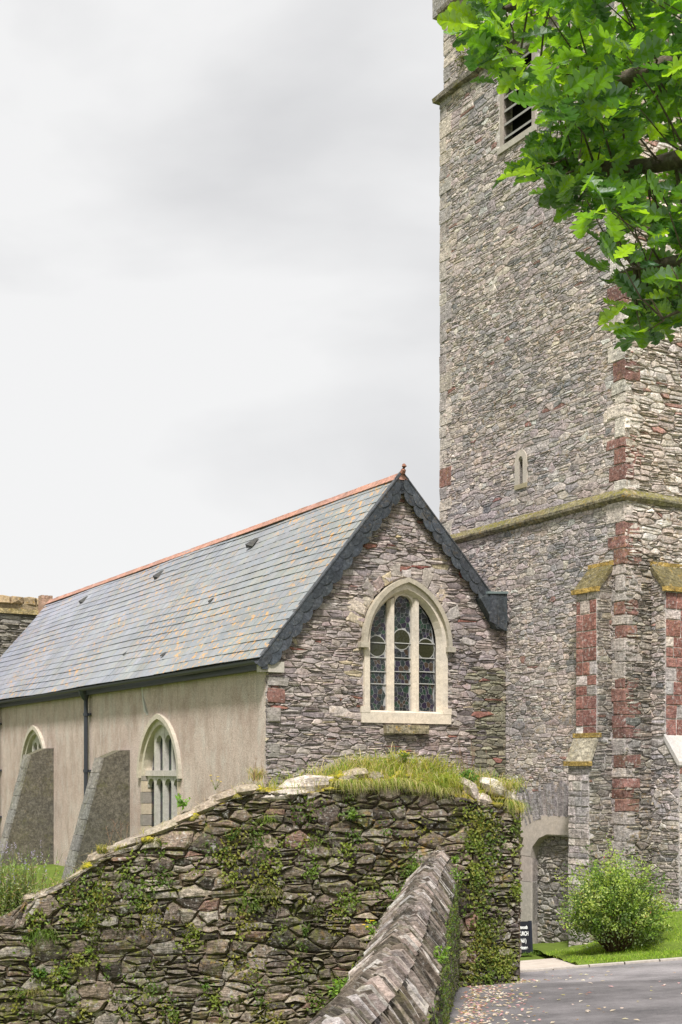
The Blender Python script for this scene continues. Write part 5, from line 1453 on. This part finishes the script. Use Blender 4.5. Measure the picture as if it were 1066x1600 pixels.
# fallen petals and leaves on the road
g = MB()
for _ in range(900):
    k = rr.random()
    if k < .72:
        y = rr.uniform(12.5, 19.2); edge = 1.24 + (y - 14.2) * .144; x = edge + abs(rr.gauss(0, .38)) + (.0 if y < 18.7 else .6)
    else: x = rr.uniform(1.5, 5.5); y = rr.uniform(13, 20.5)
    if k >= .72 and rr.random() < .55: continue
    p = V3((x, y, road_z(x, y) + .008)); a = rr.uniform(0, 6.3)
    g.add(*leaf_vf(p, Z + rv3(rr) * .25, V3((math.cos(a), math.sin(a), 0)), rr.uniform(.04, .085), rr.uniform(.012, .025)), j3(rr.choice([(.72, .58, .55), (.78, .70, .64), (.62, .36, .40), (.6, .5, .40), (.40, .2, .2)]), rr, .15))
tag(g.build('fallen_petals', M['weed'], None), 'pale pink fallen petals and leaves scattered on the road by the wall', 'petals', kind='stuff')

# ------------------------------------------------------------------ fuchsia shrub
sc_ = V3(((962 - 533) / F * 22.6, 22.6, 0)); szb = lawn_z(sc_.x, sc_.y)
shrub = thing('fuchsia_shrub', 'rounded yellow green fuchsia shrub with small pink flowers at the tower foot', 'shrub', (sc_.x, sc_.y, szb))
rr = random.Random(44); ms, ml, mf = MB(), MB(), MB(); sc_.z = szb
for i in range(300):
    a = rr.uniform(0, 2 * PI); el = math.acos(rr.uniform(.0, 1)) ; k = .62 + .42 * rr.random() + (.22 if rr.random() < .15 else 0)
    k *= 1 + .20 * math.sin(2.6 * a + 2.2) * math.sin(2 * el + .5) + .10 * math.sin(6 * a + 5 * el)
    dr_ = V3((math.cos(a) * math.sin(el), math.sin(a) * math.sin(el), math.cos(el)))
    tip = sc_ + V3((dr_.x * 1.0 * k, dr_.y * .85 * k, .35 + dr_.z * 1.38 * k)); b0 = sc_ + V3((dr_.x * .15, dr_.y * .15, 0))
    mid = b0.lerp(tip, .55) + Z * .18
    pts = [b0, mid, tip, tip + dr_ * .08 - Z * .08]
    if i % 3 == 0: ms.add(*tube_vf(pts, [.012, .008, .004, .002], 4), (.13, .09, .05))
    cb = rr.choice([(.17, .27, .045), (.27, .38, .07), (.36, .46, .10), (.10, .18, .035), (.44, .50, .16)])
    for _ in range(62):
        f = rr.uniform(.45, 1.08); q = mid.lerp(tip, (f - .45) / .6) + rv3(rr) * rr.uniform(.0, .14)
        ml.add(*leaf_vf(q, rv3(rr) + Z * .5, rv3(rr) + dr_ * .6 - Z * .1, rr.uniform(.035, .07), rr.uniform(.010, .018)), j3(cb, rr, .25))
    if rr.random() < .14:
        for _ in range(1):
            q = tip + rv3(rr) * .08; mf.add(*leaf_vf(q, rv3(rr), -Z + rv3(rr) * .2, .055, .011), (.55, .04, .10))
for i in range(4000):
    dr_ = rv3(rr); dr_.z = abs(dr_.z); q = sc_ + V3((dr_.x * .75, dr_.y * .62, .2 + dr_.z * 1.1)) * 1.0 + rv3(rr) * .1
    ml.add(*leaf_vf(q, rv3(rr), rv3(rr), .05, .015), j3((.09, .13, .03), rr, .2))
ms.build('stems', M['weed'], shrub, kind='stuff'); ml.build('foliage', M['weed'], shrub, kind='stuff'); mf.build('flowers', M['weed'], shrub, kind='stuff')

# ------------------------------------------------------------------ oak: trunk beside the road, boughs reaching over, lobed leaves
tb = V3((5.2, 4.6, road_z(5.2, 4.6)))
oak = thing('oak_tree', 'oak tree whose leafy boughs hang into the top right of the view', 'tree', tuple(tb))
ro = random.Random(99); m = MB()
m.add(*tube_vf([tb - Z * .1, tb + Z * .4, tb + V3((.0, .1, 2.2)), tb + V3((-.15, .25, 4.2)), tb + V3((-.1, .6, 6.2)), tb + V3((.2, .7, 8.2))], [.42, .32, .26, .22, .15, .06], 12), (.13, .11, .09)); m.build('trunk', M['bark'], oak, smooth=True)
def at(px_, py_, Y): return V3(((px_ - 533) / F * Y, Y, (1200 - py_) / F * Y))
fork = tb + V3((-.15, .25, 4.0)); fork2 = tb + V3((0, .15, 3.0))
boughs = []
def bough(pts, r0, r1):
    n = len(pts); m = MB(); m.add(*tube_vf(pts, [r0 + (r1 - r0) * i / (n - 1) for i in range(n)], 7), (.11, .09, .075)); m.build('branch', M['bark'], oak, smooth=True)
    for a, b in zip(pts, pts[1:]):
        for k in range(8): boughs.append(a.lerp(b, k / 8))
bough([fork, at(1160, -60, 5.4), at(1010, -40, 5.7), at(880, -20, 5.9), at(775, 20, 6.0)], .09, .012)
bough([fork, at(1200, 60, 5.2), at(1080, 90, 5.5), at(960, 130, 5.7), at(870, 110, 5.9), at(800, 110, 5.9)], .08, .01)
bough([fork2, at(1240, 250, 5.1), at(1100, 240, 5.4), at(1010, 260, 5.6), at(930, 260, 5.7), at(850, 265, 5.8)], .07, .01)
bough([fork2, at(1220, 380, 5.0), at(1110, 400, 5.3), at(1040, 410, 5.4), at(985, 420, 5.5)], .06, .008)
bough([fork2, at(1210, 520, 5.0), at(1120, 500, 5.2), at(1075, 480, 5.3), at(1030, 500, 5.35)], .028, .004)
bough([fork, V3((4.6, 5.6, 4.6)), V3((3.0, 6.2, 5.2)), V3((1.6, 6.4, 5.1))], .1, .02)
bough([fork, V3((5.6, 6.4, 4.6)), V3((6.2, 7.8, 4.8))], .1, .03)
bough([fork, V3((4.9, 3.6, 4.4)), V3((4.2, 2.6, 5.0))], .1, .03)
def oak_leaf(var, rng):
    """lobed outline, gently folded and curled; unit length along +Y"""
    lob = 4; pts = []; half = []
    half.append((0.03, .06))
    for k in range(lob):
        f = .14 + .72 * k / lob; wmx = (.18, .27, .33, .27)[k] * rng.uniform(.88, 1.1)
        half.append((wmx * .42, f)); half.append((wmx * .80, f + .025)); half.append((wmx, f + .075)); half.append((wmx * .97, f + .125))
        half.append((wmx * .72, f + .155))
    half.append((.15, .90)); half.append((.10, .975))
    mid = [0, .12, .3, .48, .66, .84, 1.0]
    curl = rng.uniform(-.25, .35); fold = rng.uniform(.1, .5)
    def z_(x, y): return abs(x) * fold + curl * (y - .5) ** 2 - curl * .25 + math.sin(y * 14 + var) * .012
    vs = [(0, y, z_(0, y)) for y in mid]; nm = len(vs); fs = []
    for s in (-1, 1):
        st = len(vs); vs += [(s * x, y, z_(x, y)) for x, y in half]
        prev = st
        mi = 0
        for i in range(len(half) - 1):
            y1 = half[i + 1][1]
            while mi < nm - 2 and mid[mi + 1] < half[i][1]:
                f = (mi, mi + 1, st + i); fs.append(f if s > 0 else f[::-1]); mi += 1
            f = (mi, st + i + 1, st + i); fs.append(f[::-1] if s > 0 else f)
        while mi < nm - 1:
            f = (mi, mi + 1, st + len(half) - 1); fs.append(f if s > 0 else f[::-1]); mi += 1
    # stalk
    k0 = len(vs); vs += [(-.006, -.12, 0), (.006, -.12, 0), (.006, .05, 0), (-.006, .05, 0)]; fs.append((k0, k0 + 1, k0 + 2, k0 + 3))
    fs = [f for f in fs]
    return vs, fs
LV = [oak_leaf(k, ro) for k in range(8)]
OC = [(.13, .25, .025), (.18, .33, .03), (.09, .19, .025), (.26, .40, .035), (.06, .14, .03), (.035, .09, .035)]
LM = {}
def leaf_mesh(v, c):
    if (v, c) not in LM:
        LM[(v, c)] = MB().add(LV[v][0], LV[v][1], OC[c]).mesh('leaf', M['oak'])
    return LM[(v, c)]
region = [(742, -10), (748, 45), (765, 80), (790, 95), (792, 140), (815, 150), (850, 160), (868, 215), (845, 240), (825, 255), (830, 268), (868, 285), (890, 325), (930, 330), (975, 335), (985, 385), (962, 400), (972, 430), (990, 430), (1003, 455), (1015, 470), (1050, 478), (1075, 480), (1095, 500), (1190, 500), (1190, -120), (742, -120)]
leaves = []
def cluster(c, nlv, sz=1.0, hang=1.0):
    pq = pix(c) if c.y > .5 else (9999, 0)
    if pq[0] < 848 and 140 < pq[1] < 236: return
    nb = min(boughs, key=lambda b: (b - c).length)
    twigs.append((nb, c))
    for _ in range(nlv):
        al = rv3(ro); al.z = al.z * .6 - .35 * hang; al.normalize(); nrm = (Z * 1.1 + rv3(ro) * .9 - al * .2).normalized()
        al = (al - nrm * al.dot(nrm)).normalized(); s = al.cross(nrm); ln = .142 * sz * ro.uniform(.65, 1.15)
        mt = Matrix((s * ln, al * ln, nrm * ln)).transposed().to_4x4(); mt.translation = c + rv3(ro) * .035 + al * .02
        pc = pix(c); dark = ro.random()
        ci = ro.choice((0, 1, 2, 3, 3, 1)) if dark > .3 else ro.choice((2, 4, 5))
        tq = pix(mt.translation + al * ln) if mt.translation.y > .5 else (9999, 0)
        if tq[0] < 834 and 166 < tq[1] < 232: continue
        leaves.append((mt, ro.randrange(8), ci, c))
twigs = []
cnt = 0
while cnt < 270:
    x, y = ro.uniform(716, 1190), ro.uniform(-120, 560)
    if not inside((x, y), region): continue
    Y = ro.uniform(5.0, 6.7); cluster(at(x, y, Y), ro.randint(5, 8)); cnt += 1
for x, y in ((748, 15), (752, 50), (765, 30), (785, 70), (792, 115), (825, 250), (832, 262), (850, 258), (862, 200), (880, 300), (905, 325), (962, 402), (968, 430), (1000, 470), (1012, 490), (1018, 480), (1008, 505), (1006, 512), (1048, 480),  (1055, 490), (1060, 470), (950, 330), (935, 310), (960, 300), (890, 290), (870, 275)):
    for _ in range(2): cluster(at(x + ro.uniform(-6, 8), y + ro.uniform(-12, 6), ro.uniform(5.4, 6.0)), 5)
cnt = 0
while cnt < 520:                                                   # the rest of the crown, outside the picture
    d_ = rv3(ro); c = V3((4.9, 5.2, 5.3)) + V3((d_.x * 2.9, d_.y * 2.7, d_.z * 2.0)) * ro.random() ** .4
    x, y = pix(c) if c.y > .5 else (2000, 0)
    if c.y > .5 and x < 1100 and y > -60: continue
    if c.y > .3 and x < 716 and y > -200: continue
    cluster(c, 4, 1.1, .6); cnt += 1
def lsz(t):
    x, y = pix(t[0].translation); vis = 0 < x < 1066 and 0 < y < 1600
    return (-1 if vis else 0, t[0].translation.y)
leaves.sort(key=lsz)
for mt, v, c, _ in leaves[:300]:
    o = bpy.data.objects.new('leaf', leaf_mesh(v, c)); C.objects.link(o); o.parent = oak
    m2 = mt.copy(); m2.translation -= tb; o.matrix_local = m2
g = MB()
for mt, v, c, _ in leaves[300:]:
    g.add([mt @ V3(p) for p in LV[v][0]], LV[v][1], j3(OC[c], ro, .15))
g.build('leaf_canopy', M['oak'], oak, kind='stuff')
g = MB()
for a, b in twigs:
    if (a - b).length > .6: continue
    mid = a.lerp(b, .5) + rv3(ro) * .04; g.add(*tube_vf([a, mid, b], [.006, .004, .0025], 4), (.12, .10, .07))
g.build('twigs', M['bark'], oak, kind='stuff')
print('objects', len(bpy.data.objects))
